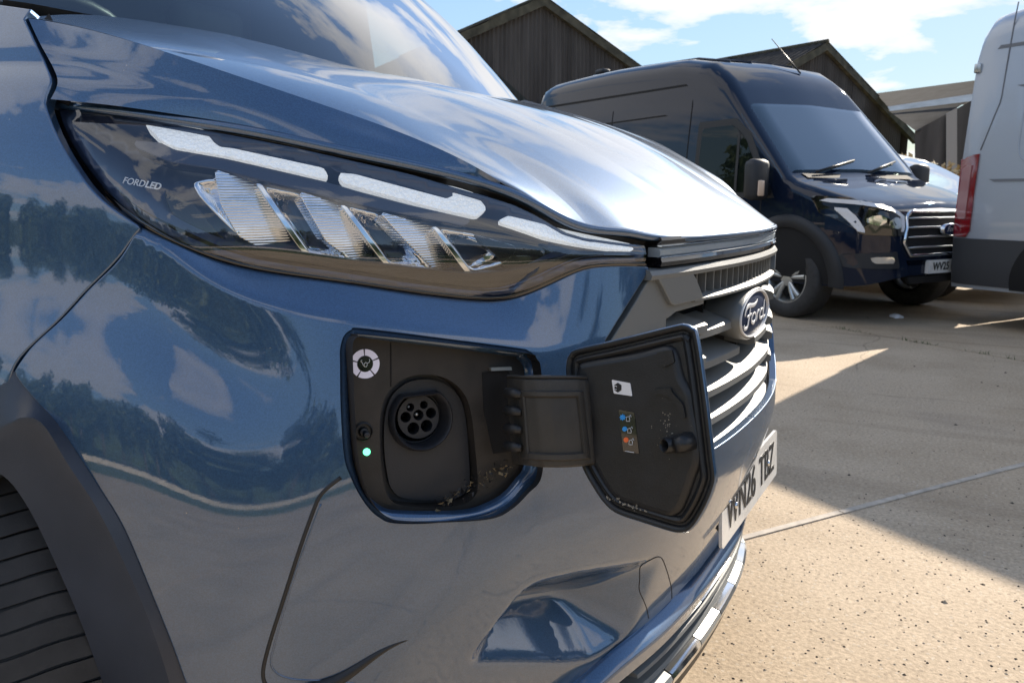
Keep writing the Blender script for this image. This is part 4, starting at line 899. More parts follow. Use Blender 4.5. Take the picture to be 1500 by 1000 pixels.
# ------------------------------------------------------------------ grille, light bar, number plate, lower intake
grille=empty('grille',(0,0,0),parent=van)
dg=lambda q,z:np.interp(np.abs(q),[0,.2,.4,.6],[.012,.016,.028,.05])+0*z
def uq(u,v,d): return np.array(unp(u,v,d))
def sweep(name,q0,q1,zf,prof,mat,parent,n=40,caps=True,df=None,bevel=0.):
    """bar swept along the nose; prof = (extra d, dz) corners of its section, zf = height as a function of q"""
    qs=np.linspace(q0,q1,n); df=df or (lambda q:dg(q,0)); P=np.array([PQ(qs,zf(qs)+b,df(qs)+a) for a,b in prof]); P=np.concatenate([P,P[:1]],0); m=MB(); m.grid(P)
    if caps: k=len(prof); m.add(P[:-1,0],[tuple(range(k))]); m.add(P[:-1,-1],[tuple(range(k))[::-1]])
    o=m.build(name,mat,parent,sharp=28,bevel=bevel)
    bm=bmesh.new(); bm.from_mesh(o.data); bmesh.ops.recalc_face_normals(bm,faces=bm.faces); bm.to_mesh(o.data); bm.free(); o.data.set_sharp_from_angle(angle=R(28)); return o
lin=lambda qa,za,qb,zb:(lambda q:za+(zb-za)*(np.asarray(q,float)-qa)/(qb-qa))
def zpx(lst,d): r=np.array([unp(u,v,d) for u,v in lst]); return r
# dark backing bowl behind everything
m=MB(); qs=np.linspace(-.43,.43,61); zz=np.linspace(.50,.965,30); G=np.array([PQ(qs,np.full(61,z),dg(qs,0)+.075) for z in zz]); m.grid(G); m.build('grille_backing',DARK,grille)
# light bar below the bonnet edge
zlb=float(unp(1055,357,.02)[1]); zb1=float(unp(960,368,.028)[1])
zl=lambda q:np.interp(np.abs(q),[0,.2,.37],[zlb,zlb,zb1])
CLR=simple('light_bar',(.36,.42,.48),rough=.22,metal=.3,bump=.8,bscale=160); 
sweep('light_bar',-.36,.36,zl,[(.004,.004),(0,.001),(0,-.006),(.004,-.009),(.02,-.009),(.02,.004)],CLR,grille)
sweep('light_bar_glaze',-.36,.36,lambda q:zl(q)-.0155,[(-.001,.005),(-.003,0),(-.001,-.006),(.02,-.006),(.02,.005)],GLOSSBLK,grille)
sweep('light_bar_top',-.36,.36,lambda q:zl(q)+.012,[(.0,.006),(-.002,.002),(.0,-.004),(.03,-.004),(.03,.006)],GLOSSBLK,grille)
sweep('chrome_line',-.36,.36,lambda q:zl(q)+.0065,[(-.001,.0012),(-.003,0),(-.001,-.0012),(.02,0)],CHROME,grille)
sweep('chrome_line',-.36,.36,lambda q:zl(q)-.0098,[(-.001,.001),(-.0025,0),(-.001,-.001),(.02,0)],CHROME,grille)
# satin frame: top rail, shoulders, window of upright fins
zr=lambda q:zl(q)-.030
sweep('frame_top_rail',-.385,.385,zr,[(.006,.006),(-.002,.004),(-.006,-.002),(-.004,-.008),(.02,-.010),(.03,.006)],SATIN,grille)
def gpatch(name,pix,off,thick,mat,parent=grille,r=.003,mir=True,step=.015):
    f=lambda q,z:dg(q,z)+off; P=UF(pix,f); P=resample(rounded(P,r),.008); a=panel(name,P,[],f,mat,parent,step=step,r=.002,flange=thick,mirror=True); mobj(name,a[0],a[2],mat,parent,True,a[1])
    if mir: mobj(name,a[3],a[5],mat,parent,True,a[4])
gpatch('frame_cheek',[(957,402),(974,404),(988,438),(975,465),(975,480),(960,500),(935,520),(905,545),(890,510),(905,486),(922,460),(940,430)],.004,.03,SATIN)
gpatch('frame_shoulder',[(962,401),(1012.5,397),(1020,410),(1030,436),(986,446),(973,420)],-.004,.03,SATIN)
gpatch('frame_shoulder_lip',[(975,448),(987,438),(1031,437),(1032,443),(990,455),(977,466)],.004,.04,SATIN)
q_a=float(unp(1022,412,.015)[0]); z_a=float(unp(1031,435,.012)[1]); z_t=float(unp(1027,421,.03)[1])
sweep('window_ledge',-q_a,q_a,lambda q:z_a+0*np.asarray(q),[(.05,.012),(.002,.001),(-.002,-.002),(-.002,-.006),(.05,-.012)],SATIN,grille)
for k in range(19):
    q_=(-.93+k*1.86/18)*q_a; m=MB(); zt_=float(zr(q_))-.006
    for s_ in (-1,1): pass
    A=[PQ(q_+s_*.0016,z,dg(q_,0)+d) for s_ in (-1,1) for d,z in ((.006,z_a+.004),(.006,zt_),(.06,zt_),(.06,z_a+.004))]
    m.add(A,[(0,1,2,3),(7,6,5,4),(0,4,5,1),(1,5,6,2),(2,6,7,3),(3,7,4,0)]); m.build('upright_fin',SATIN,grille,smooth=False)
# slats: an inner and a prouder outer length each, stepped
TOPF=[(.055,.014),(.004,.001),(.000,-.002),(.000,-.013),(.010,-.017),(.055,-.012)]
def slat(z_in,z_out,qi,qo,deep=1.0):
    pr=[(a,b*deep) for a,b in TOPF]
    if qi>0: 
        for s_ in (1,-1): sweep('slat',s_*.055,s_*qi,lambda q:z_in+0*np.asarray(q),[(a+.006,b) for a,b in pr],SATIN,grille,n=14)
    for s_ in (1,-1): sweep('slat',s_*(qi-.004),s_*qo,lambda q:z_out+0*np.asarray(q),[(a-.004,b) for a,b in pr],SATIN,grille,n=18)
zA=float(unp(1041,481,.02)[1]); zAo=float(unp(1020,481,.012)[1]); zB=float(unp(1041,527,.02)[1]); zC=float(unp(1037,574,.012)[1]); zD=float(unp(1043,613,.012)[1]); zEe=float(unp(1047,656,.008)[1])
qst=float(unp(1033,476,.016)[0])
slat(zA,zA+.012,qst,.395); slat(zB,zB+.012,qst,.395)
for z_,q_e in ((zC,.37),(zD,.34)):
    sweep('slat',-q_e,q_e,lambda q:z_+0*np.asarray(q),TOPF,SATIN,grille,n=60)
for z_ in (zC,zD):                                        # outer stepped ends
    for s_ in (1,-1): sweep('slat_end',s_*.26,s_*(.38),lambda q:z_+.022+0*np.asarray(q),[(a-.006,b) for a,b in TOPF],SATIN,grille,n=8)
sweep('grille_sill',-.33,.33,lambda q:zEe+0*np.asarray(q),[(.06,.022),(.002,.003),(-.002,-.001),(-.002,-.012),(.06,-.014)],SATIN,grille,n=60)
for s_ in (1,-1):
    for q_ in (.12,.24,.33): sweep('grille_strut',s_*(q_-.002),s_*(q_+.002),lambda q:.70+0*np.asarray(q),[(.062,.2),(.050,.2),(.050,-.22),(.062,-.22)],BLACK,grille,n=3)
# ---- badge
_bp=on_plane(1107,458.6,np.zeros(3),np.array([0,1.,0])); bc=np.array([_bp[0]-.0165,0.,_bp[2]]); bx_=.018; badge=empty('badge',(0,0,0),parent=van)
BA,BBh=.105,.042
WHT=simple('badge_script',(.72,.73,.75),rough=.3)
BLUEB=simple('badge_blue',(.010,.022,.062),rough=.5,spec=.15)
def oval(k,x,n=64): return np.array([(bc[0]+x,k[0]*math.cos(2*math.pi*i/n),bc[2]+k[1]*math.sin(2*math.pi*i/n)) for i in range(n)])
def ovl(name,prof,mat,cap=True):
    G=np.array([oval((BA*a,BBh*b),x) for a,b,x in prof]); G=np.concatenate([G,G[:,:1]],1); m=MB(); m.grid(G)
    if cap: m.add(oval((BA*prof[-1][0],BBh*prof[-1][1]),prof[-1][2]),[tuple(range(64))])
    return m.build(name,mat,badge,sharp=40)
ovl('badge_body',[(.9,.9,-.05),(1.03,1.06,.0),(1.02,1.05,.012),(1,1.0,.015),(.98,.97,.012)],SATIN)
ovl('badge_rim',[(.975,.96,.011),(.972,.955,.0165),(.955,.92,.0175),(.93,.88,.0165),(.925,.87,.012)],WHT,False)
ovl('badge_field',[(.93,.88,.0125),(.9,.84,.0135),(.5,.45,.0165),(.01,.01,.017)],BLUEB)

def scr(pts,r):
    P=smooth_open(np.array(pts,float),40); n_=len(P); rad=[r*(.65+.5*math.sin(math.pi*min(1,max(0,(i/(n_-1)))))) for i in range(n_)]
    m=MB(); m.tube([(bc[0]+.0172,-x*BA,bc[2]+y*BBh) for x,y in P],rad,7); m.v=[(bc[0]+.0172+(x-bc[0]-.0172)*.22,y,z) for x,y,z in m.v]; m.build('badge_script',WHT,badge)
# the camera reads the oval from its own right side, so script x runs towards +Y
def S2(pts): return [(-x,y) for x,y in pts]
scr(S2([(-.74,.10),(-.70,.34),(-.52,.46),(-.32,.42),(-.05,.44),(.04,.54)]),.0036)       # F top sweep
scr(S2([(-.40,.42),(-.46,.1),(-.52,-.22),(-.62,-.42),(-.74,-.40),(-.76,-.24)]),.0034)   # F stem
scr(S2([(-.60,.03),(-.44,.06),(-.30,.08)]),.0026)                                          # F bar
scr(S2([(-.16,.06),(-.28,-.08),(-.26,-.28),(-.14,-.34),(-.03,-.2),(-.04,.0),(-.14,.07)]),.0030)
scr(S2([(.06,.06),(.07,-.12),(.04,-.34)]),.0030); scr(S2([(.07,-.06),(.14,.05),(.24,.06)]),.0028)
scr(S2([(.50,.04),(.38,.06),(.28,-.10),(.30,-.28),(.42,-.33),(.50,-.2)]),.0030); scr(S2([(.58,.42),(.54,.1),(.52,-.2),(.58,-.34),(.68,-.28)]),.0032)

# ---- lower edge of the bumper: bright step, lip, lower intake, bright skid strip
low=empty('lower_intake',(0,0,0),parent=van)
zsS=lambda q:zs1(np.clip(np.abs(q),.12,.62))-np.clip(np.abs(q)-.56,0,.3)*.25
dlo=lambda q:np.array(d_bump(np.asarray(q,float),zsS(q),False))
q_e=.80
sweep('bumper_step',-q_e,q_e,zsS,[(.0,.0005),(-.010,-.004),(-.020,-.012),(-.022,-.015),(.01,-.02)],BLUE,low,n=100,df=dlo,caps=False)
sweep('bumper_lip',-q_e,q_e,lambda q:zsS(q)-.0155,[(-.022,.0),(-.023,-.004),(-.016,-.030),(-.010,-.034),(.02,-.034),(.02,0)],BLUE,low,n=100,df=dlo)
m=MB(); qs=np.linspace(-.8,.8,61); G=np.array([PQ(qs,zsS(qs)+a,dlo(qs)+b) for a,b in ((-.03,.02),(-.05,.06),(-.13,.07),(-.16,.03))]); m.grid(G); m.build('intake_backing',DARK,low)
sweep('intake_slat',-.34,.34,lambda q:zsS(q)-.062,[(.02,.008),(-.014,.001),(-.016,-.004),(.03,-.012)],SATIN,low,n=60,df=dlo)
sweep('intake_floor',-.75,.75,lambda q:zsS(q)-.098,[(.05,.012),(-.006,.004),(-.010,-.002),(.05,-.012)],SATIN,low,n=80,df=dlo)
qseg=np.linspace(-.72,.72,13)
for k in range(12): sweep('skid_strip',qseg[k]+.002,qseg[k+1]-.002,lambda q:zsS(q)-.110,[(.004,.008),(-.022,.001),(-.026,-.006),(-.022,-.020),(-.010,-.026),(.03,-.03)],CHROME if k%2 else SILVER,low,n=12,df=dlo)
sweep('skid_under',-.74,.74,lambda q:zsS(q)-.138,[(-.012,.004),(-.008,-.03),(.05,-.05),(.06,.004)],BLACK,low,n=60,df=dlo)
# tow-eye cover outline and lower corner panel line, as fine dark grooves
def groove(name,pix,rad,mat,parent,n=70,off=-.0002,closed=False):
    P=UF(pix,d_bump); P=smooth_open(P,n); m=MB(); m.tube(list(surf_pts(P,d_bump,off)),rad,6,caps=not closed); return m.build(name,mat,parent)
groove('tow_cover_gap',[(950,905),(947,890),(936,860),(937,838),(946,823),(960,816),(972,822),(980,846),(984,868),(984,876)],.0007,DARK,van)
groove('corner_panel_gap',[(499,699),(481,713),(468,727),(461,742),(436,812),(408,899),(388,966),(385,985),(388,1000),(402,1012),(430,1016)],.0024,BLACK,van,off=.0006)
groove('corner_panel_gap',[(470,738),(440,818),(413,903),(399,955),(397,972),(404,984),(420,992),(470,996),(520,1000)],.0013,BLUE,van,off=.0004)
P=UF([(440,1015),(500,992),(537,968),(576,945),(608,933)],d_bump); P=smooth_open(P,40); m=MB(); m.tube(list(surf_pts(P,d_bump,.001)),list(np.linspace(.011,.0004,40)),8); m.build('corner_groove',BLACK,van)

# ---- number plate
px_=[(1058,728),(1135,621),(1131,700),(1049,815)]      # corners as the photograph shows them (top near, top far, bottom far, bottom near)
pl_org=np.array([.0-.012,-.0,0.]); pln=np.array([1.,.0,.05]); pln/=np.linalg.norm(pln)
nearT=on_plane(1056,723,pl_org,pln); farT=on_plane(1137,620,pl_org,pln); nearB=on_plane(1048,817,pl_org,pln)
zmid=.5*(nearT[2]+nearB[2]); yn=nearT[1]; yf=farT[1]; hh=(nearT[2]-nearB[2])
plate=empty('number_plate',(0,0,0),parent=van)
PLW=simple('plate_white',(.78,.77,.74),rough=.3,coat=.4,var=.06,vscale=20); PLK=simple('plate_black',(.02,.02,.02),rough=.4)
yc=(yn+yf)/2; wd=yf-yn; ex_=np.array([0,1.,0]); ez_=np.array([-.05,0,1.]); ez_/=np.linalg.norm(ez_); ctr=.5*(nearB+farT); ctr=np.array([.5*(nearT[0]+nearB[0])+.002,yc,zmid]); 
P=rounded([(-wd/2,-hh/2),(wd/2,-hh/2),(wd/2,hh/2),(-wd/2,hh/2)],.012); m=MB(); F_=[ctr+ex_*a+ez_*b for a,b in P]; Bk=[p-pln*.006 for p in F_]; k=len(P)
m.add(F_+Bk,[tuple(range(k)),tuple(range(2*k-1,k-1,-1))]+[(i,k+i,k+(i+1)%k,(i+1)%k) for i in range(k)]); m.build('plate_board',PLW,plate,smooth=False)
text_obj('plate_lettering','WN26',hh*.86,PLK,plate,ctr+pln*.001+ex_*(-wd*.19)-ez_*.001,ex_,ez_,sx=wd/.52*.98,bold=.0010)
text_obj('plate_lettering','TBZ',hh*.86,PLK,plate,ctr+pln*.001+ex_*(wd*.27)-ez_*.001,ex_,ez_,sx=wd/.52*.98,bold=.0010)
for s_ in (-1,1):
    m=MB(); m.lathe([(.006,0),(.006,.002),(.004,.004),(0,.0045)],ctr+ex_*(s_*wd*.30)+pln*.0005,pln,12); m.build('plate_screw',CHROME,plate)
m=MB(); m.box(ctr-pln*.03+np.array([0,0,0]),(.045,wd*.8,hh*.7)); m.build('plate_bracket',BLACK,plate)

# ------------------------------------------------------------------ wheel and arch
CIN=[(0,694),(37,736),(70,800),(100,866),(127,933),(150,1000)]; CFA=[(22,548),(58,618),(90,666),(134,733),(174,810),(214,900),(243,985),(250,1010)]
dcl=lambda q,z:np.interp(q,[1.0,1.15,1.3,1.6],[-.018,-.022,-.020,-.02])+0*z
dci=lambda q,z:np.interp(q,[1.0,1.15,1.3,1.6],[.004,.002,.000,.0])+0*z
co=smooth_open(np.vstack([[1.32,zs_w+.045],[1.24,zs_w+.02],UF([(-2,560)],d_bump)[0:0].reshape(0,2),clado]),70)
dcl2=lambda q,z:np.interp(q,[1.0,1.15,1.3,1.6],[-.020,-.006,.004,.0])+0*z
fa=smooth_open(np.vstack([[1.33,zs_w-.01],[1.25,zs_w-.045],UF(CFA[1:],dcl2),[[1.02,.36],[1.02,.28]]]),70)
ci=smooth_open(np.vstack([[1.36,zs_w-.075],[1.28,zs_w-.11],UF(CIN,dci),[[1.10,.40],[1.10,.28]]]),70)
dcl2=lambda q,z:np.interp(q,[1.0,1.15,1.3,1.6],[-.020,-.006,.004,.0])+0*z
cA=surf_pts(co,d_bump,.004); cB=surf_pts(fa,dcl2); cC=surf_pts(ci,dci); cD=surf_pts(ci,dci,.06)
m=MB(); m.grid(np.array([cA,cA*.95+cB*.05+.0*cA,cA*.5+cB*.5,cB*.96+cA*.04,cB*.96+cC*.04,cB*.6+cC*.4,cB*.2+cC*.8,cC,cD])); m.build('arch_cladding',CLAD,van,sharp=24)
# liner
m=MB(); th=np.linspace(R(-10),R(190),40); G=np.array([[(AXX+.43*math.cos(t),y,AXZ+.47*math.sin(t)) for t in th] for y in (-.84,-.5)]); m.grid(G); m.build('arch_liner',DARK,van)
def wheel(name,c,R_,wid,parent,side=-1,tread=True,steer=0.,rimmat=None,nb=96):
    w_=empty(name,c,steer,parent); s_=side
    tprof=[(.60,-.42),(.66,-.50),(.80,-.54),(.92,-.50),(.975,-.44),(.992,-.36),(1.0,-.2),(1.0,.2),(.992,.36),(.975,.44),(.92,.50),(.80,.54),(.66,.50),(.60,.42)]
    m=MB(); m.lathe([(R_*(a-(.02 if tread and a>.97 else 0)),b*wid) for a,b in tprof],(0,0,0),(0,1,0),64); tyre=m.build('tyre',RUBBER,w_,sharp=50)
    if tread:
        m=MB()
        for k in range(nb):
            a0_=2*math.pi*k/nb
            for (y0,y1,sk,gp) in ((-.49,.13,.10,.13),(.15,.235,.25,.06),(.255,.49,-.16,.11)):
                ws=2*math.pi/nb*(1-gp); V=[]
                for y in np.linspace(y0,y1,10):
                    rad=R_*np.interp(abs(y),[0,.36,.44,.48],[1.0,.990,.968,.945]); sh_=sk*(y-y0)/nb*4+.32/nb*math.sin((y-y0)*17)*(1 if k%2 else .6)
                    for a_ in (a0_+sh_,a0_+sh_+ws): 
                        for rr_ in (rad-.009,rad): V.append((rr_*math.cos(a_),y*wid,rr_*math.sin(a_)))
                Fq=[]
                for i in range(9):
                    b=i*4; Fq+=[(b+1,b+5,b+7,b+3),(b,b+4,b+5,b+1),(b+2,b+3,b+7,b+6)]
                    if i==0: Fq.append((b+2,b+3,b+1,b))
                b=36; Fq.append((b,b+1,b+3,b+2)); m.add(V,Fq)
        o_=m.build('tread_blocks',RUBBER,tyre,sharp=35); o_['kind']='stuff'
    rim=empty('rim',(0,0,0),0,w_)
    m=MB(); m.lathe([(R_*.61,.42*wid*s_),(R_*.63,.45*wid*s_),(R_*.60,.46*wid*s_),(R_*.57,.40*wid*s_),(R_*.54,.1*wid*s_),(R_*.54,-.35*wid*s_)],(0,0,0),(0,1,0),48); m.build('rim_barrel',rimmat or SILVER,rim,sharp=40)
    m=MB()
    for k in range(5):
        a_=2*math.pi*k/5+.3; 
        for da in (-.16,.16):
            p0=np.array([math.cos(a_+da*.4)*R_*.12,.36*wid*s_,math.sin(a_+da*.4)*R_*.12]); p1=np.array([math.cos(a_+da)*R_*.57,.40*wid*s_,math.sin(a_+da)*R_*.57]); m.tube([p0,(p0+p1)/2+np.array([0,.03*wid*s_,0]),p1],[R_*.055,R_*.06,R_*.07],8)
    m.lathe([(R_*.20,.30*wid*s_),(R_*.19,.42*wid*s_),(R_*.1,.45*wid*s_),(0,.45*wid*s_)],(0,0,0),(0,1,0),24); m.build('rim_spokes',rimmat or SILVER,rim,sharp=60)
    m=MB(); m.lathe([(R_*.5,.05*wid*s_),(R_*.3,.1*wid*s_),(0,.1*wid*s_)],(0,0,0),(0,1,0),24); m.build('brake_disc',BLACK,rim)
    return w_
wheel('front_wheel',(AXX,-.83,WR),WR,.235,van,side=-1,steer=R(-20))
wheel('front_wheel',(AXX,.80,WR),WR,.225,van,side=1,tread=False)
for s_ in (-1,1): wheel('rear_wheel',(-3.95,.82*s_,WR),WR,.225,van,side=s_,tread=False)
# ------------------------------------------------------------------ parked vans behind
HEAD=R(-31); hv=np.array([math.cos(HEAD),math.sin(HEAD)]); av=np.array([-math.sin(HEAD),math.cos(HEAD)])   # heading and leftwards
VW=.93; VL=5.05; VH=2.50
# side profile of the roof line: x measured back from the nose
TOPX=[0,.02,.06,.16,.34,.60,.78,.88,1.12,1.38,1.58,1.72,1.95,2.4,3.4,4.2,4.8,4.98,5.03,5.05]
TOPZ=[.58,.78,.90,.965,1.02,1.10,1.15,1.20,1.46,1.74,1.96,2.11,2.27,2.37,2.42,2.43,2.42,2.39,2.32,2.2]
zt_f=lambda x:np.interp(x,TOPX,TOPZ)
PLX=[0,.03,.10,.22,.40,.62,4.75,4.95,5.05]; PLK_=[.50,.66,.79,.89,.955,1.0,1.0,.985,.955]
def hw(x,z):
    p=np.interp(x,PLX,PLK_); t=np.interp(z,[.25,.45,.8,1.15,1.6,2.0,2.3,2.6],[.94,.985,1.0,.985,.945,.90,.86,.80]); return VW*p*t
def section(x,n=9):
    zt=zt_f(x); zb=.30+.10*np.exp(-x/.12); P=[]
    rad=np.interp(x,[0,.3,1.0,2.2,5],[.10,.14,.10,.22,.22]); zs=[zb,zb+.12]+[zb+.12+(zt-rad-zb-.12)*k/6 for k in range(1,7)]
    for z in zs: P.append((hw(x,z),z))
    y0,z0=P[-1]
    for k in range(1,7):
        a=math.pi/2*k/6; P.append((y0-rad*.9*(1-math.cos(a)),z0+rad*math.sin(a)*.92))
    yl,zl_=P[-1]
    for k in (.6,.3,0): P.append((yl*k,zl_+ (zt-zl_)*(1-k)+.012*(1-k)))
    return P
STX=[0,.015,.04,.08,.14,.22,.32,.45,.6,.7,.78,.88,1.0,1.12,1.25,1.38,1.5,1.6,1.7,1.8,1.95,2.1,2.35,2.6,3.0,3.5,4.0,4.5,4.75,4.9,4.98,5.03,5.05]
def body_mesh(parent,mat):
    R_=[]
    for x in STX:
        h=section(x); R_.append([(-x,-y,z) for y,z in h]+[(-x,y,z) for y,z in h[::-1][1:]])
    R_=np.array(R_); m=MB(); m.grid(R_,flip=True); k=R_.shape[1]; m.add(R_[0],[tuple(range(k))[::-1]]); m.add(R_[-1],[tuple(range(k))]); o=m.build('body',mat,parent,sharp=55); return o
def sidep(name,xz,mat,parent,s_=-1,off=.004,step=.08,sub=True):
    P=np.array(xz,float); P=P if area2(P)>0 else P[::-1]; P=resample(P,.06); V2,T,lp=cdt_fill(P,[],step); V=[(-x,s_*(hw(x,z)+off),z) for x,z in V2]; m=MB(); m.add(V,T)
    B_=[(-x,s_*(hw(x,z)+off-.02),z) for x,z in P]; A=[(-x,s_*(hw(x,z)+off),z) for x,z in P]; A.append(A[0]);B_.append(B_[0]); m.grid(np.stack([np.array(A),np.array(B_)],0)); return m.build(name,mat,parent,sharp=40)
def xfront(y,z):                                      # nose surface x for a given y,z
    xs=np.linspace(0,1.2,241); w_=hw(xs,z); zt=zt_f(xs); ok=(w_>=abs(y))&(zt>=z); k=np.where(ok)[0]; return xs[k[0]] if len(k) else 1.2
def frontp(name,yz,mat,parent,off=.006,step=.05,thick=.03):
    P=np.array(yz,float); P=P if area2(P)>0 else P[::-1]; P=resample(P,.03); V2,T,lp=cdt_fill(P,[],step); f=lambda y,z:(-xfront(y,z)+off,y,z)
    m=MB(); m.add([f(y,z) for y,z in V2],T); A=np.array([f(y,z) for y,z in P]); A=np.vstack([A,A[:1]]); m.grid(np.stack([A,A-np.array([thick,0,0])],0)); return m.build(name,mat,parent,sharp=40)
def toppatch(name,ly,mat,parent,x0,x1,y0,y1,off=.006,n=12):  # windscreen: between stations x0 (foot) and x1 (head)
    G=[]
    for x in np.linspace(x0,x1,n):
        t=(x-x0)/(x1-x0); w_=y0+(y1-y0)*t; row=[]
        for k in np.linspace(-1,1,13):
            P_=section(x); ym=P_[8][0]; y=ym*k; z=np.interp(abs(y),[p_[0] for p_ in P_[::-1]][:10],[p_[1] for p_ in P_[::-1]][:10]); row.append((-x+off*.7,y,z+off))
        G.append(row)
    m=MB(); m.grid(np.array(G)); return m.build(name,mat,parent)
DKV=paint('dark_navy_paint',(.007,.013,.030),metal=.0,rough=.6,ior=1.45,spec=.0); SLV=paint('silver_paint',(.42,.46,.52),metal=.35,rough=.4,ior=1.45,flake=.1)
VGL=clear('van_glass',(.55,.66,.62),gain=3.2); VGS=clear('side_glass',(.35,.42,.38),gain=.9); VTR=simple('van_trim',(.022,.024,.028),rough=.55)
RED=simple('tail_lamp_red',(.30,.006,.012),rough=.15,coat=1); RED.node_tree.nodes['Principled BSDF'].inputs['Transmission Weight'].default_value=.3
def script_logo(parent,y,z,x,w_,h_):
    """small oval emblem with its script, facing forward"""
    b_=empty('emblem',(0,0,0),parent=parent); 
    def ov(k,dx): return np.array([(x+dx,y+w_*k*math.cos(2*math.pi*i/32),z+h_*k*math.sin(2*math.pi*i/32)) for i in range(32)])
    G=np.array([ov(1.05,-.03),ov(1.05,.004),ov(.93,.008)]); G=np.concatenate([G,G[:,:1]],1); m=MB(); m.grid(G); m.build('emblem_rim',CHROME,b_)
    m=MB(); m.add(ov(.94,.0075),[tuple(range(32))]); m.build('emblem_field',BLUEB,b_,smooth=False)
    text_obj('emblem_script','Ford',h_*1.35,WHT,b_,(x+.009,y,z),(0,1,0),(0,0,1),shear=.3)
SEAMG=simple('seam_grey',(.17,.18,.20),rough=.6)
def make_van(name,label,mat,origin,cargo,dark):
    v=empty(name,(origin[0],origin[1],0),HEAD); tag(v,label,'van','vans parked across the yard')
    body_mesh(v,mat); SEAM_=DARK if dark else SEAMG
    toppatch('windscreen',0,VGL,v,.905,1.46,.86,.77,off=.012)
    m=MB(); m.grid(np.array([[(-x,y,zt_f(x)-.10) for y in (-.78,-.3,.3,.78)] for x in (1.15,1.30)])); 
    for s_ in (-1,1):
        gw=sidep('cab_window',[(1.06,1.05),(1.92,1.05),(1.92,1.64),(1.52,1.64),(1.36,1.52)],VGS,v,s_,off=.006)
        gb=sidep('window_frame',[(.96,1.0),(1.98,1.0),(1.98,1.70),(1.50,1.70),(1.30,1.56)],VTR,v,s_,off=.002)
        sidep('window_divider',[(1.40,1.05),(1.43,1.05),(1.45,1.60),(1.42,1.57)],VTR,v,s_,off=.009)
        sidep('sill_moulding',[(1.15,.36),(3.6,.36),(3.6,.56),(1.15,.56)],VTR,v,s_,off=.012)
        sidep('side_moulding',[(2.3,.62),(3.7,.62),(3.7,.66),(2.3,.66)],VTR,v,s_,off=.010)
        for xx,zz_ in ((1.10,1.12),(2.10,1.92),(3.38,1.95)): sidep('door_gap',[(xx,.58),(xx+.012,.58),(xx+.012,zz_),(xx,zz_)],SEAM_,v,s_,off=.0025)
        sidep('roof_crease',[(2.2,2.06),(4.9,2.10),(4.9,2.125),(2.2,2.08)],SEAM_,v,s_,off=.003); sidep('panel_crease',[(2.45,1.80),(4.7,1.80),(4.7,1.815),(2.45,1.815)],SEAM_,v,s_,off=.003)
        sidep('rail_slot',[(2.3,1.12),(4.8,1.12),(4.8,1.14),(2.3,1.14)],SEAM_,v,s_,off=.003)
        mr=MB(); mr.box((-1.02,s_*1.08,1.15),(.14,.20,.34)); mo=mr.build('door_mirror',VTR,v,bevel=.05); ma=MB(); ma.box((-1.06,s_*.97,1.07),(.08,.12,.10)); ma.build('mirror_arm',VTR,mo)
        ml=MB(); ml.box((-.945,s_*1.10,1.08),(.02,.07,.13)); ml.build('mirror_indicator',simple('amber',(.75,.55,.4),rough=.2),mo,bevel=.01)
        # headlamp
        hl=frontp('headlamp',[(s_*.47,.86),(s_*.53,.71),(s_*.80,.72),(s_*.905,.88),(s_*.915,1.02),(s_*.62,.95)],GLOSSBLK,v,off=.008)
        frontp('lamp_projector',[(s_*(.60+.06*math.cos(a)),.81+.045*math.sin(a)) for a in np.linspace(0,6.28,17)[:-1]],CHROME,hl,off=.014,thick=.01)
        frontp('lamp_projector',[(s_*(.73+.055*math.cos(a)),.83+.04*math.sin(a)) for a in np.linspace(0,6.28,17)[:-1]],CHROME,hl,off=.014,thick=.01)
        frontp('lamp_strip',[(s_*.50,.86),(s_*.60,.93),(s_*.90,1.0),(s_*.905,.97),(s_*.62,.90),(s_*.54,.85),(s_*.56,.745),(s_*.54,.735)],WHITE,hl,off=.015,thick=.01)
        frontp('lamp_strip',[(s_*.78,.735),(s_*.82,.745),(s_*.885,.93),(s_*.85,.92)],WHITE,hl,off=.015,thick=.01)
        fg=frontp('fog_recess',[(s_*.54,.46),(s_*.84,.46),(s_*.86,.57),(s_*.58,.59)],VTR,v,off=.010); frontp('fog_lamp',[(s_*.60,.50),(s_*.74,.50),(s_*.75,.55),(s_*.61,.55)],CHROME,fg,off=.018)
        sidep('wheel_arch',[(.80+.46*math.cos(a),.36+.46*math.sin(a)) for a in np.linspace(-.1,math.pi+.1,22)],DARK,v,s_,off=.004)
        m=MB()
        for a in np.linspace(0.02,math.pi-.02,22): pass
        AA=np.array([[(-(.80+r_*math.cos(a)),s_*(hw(.80+r_*math.cos(a),.36+r_*math.sin(a))+o_),.36+r_*math.sin(a)) for a in np.linspace(-.15,math.pi+.15,24)] for r_,o_ in ((.40,.0),(.405,.022),(.50,.022),(.51,.0))]); m.grid(AA); m.build('arch_lip',VTR,v)
        RX=4.45 if dark else 4.13
        sidep('wheel_arch',[(RX+.44*math.cos(a),.36+.44*math.sin(a)) for a in np.linspace(-.1,math.pi+.1,22)],DARK,v,s_,off=.016)
        wheel('front_wheel',(-.80,s_*.80,.335),.335,.22,v,side=s_,tread=False,rimmat=CHROME if False else SILVER)
        wheel('rear_wheel',(-RX,s_*.81,.335),.335,.22,v,side=s_,tread=False)
        # rear lamp on the corner
        tl=sidep('tail_lamp',[(4.93,.70),(5.045,.70),(5.045,1.30),(4.90,1.34),(4.90,.74)],RED,v,s_,off=.010)
        sidep('tail_lamp_clear',[(4.945,.84),(5.03,.84),(5.03,1.24),(4.945,1.26)],simple('clear_red',(.42,.22,.22),rough=.12,coat=1),tl,s_,off=.016)
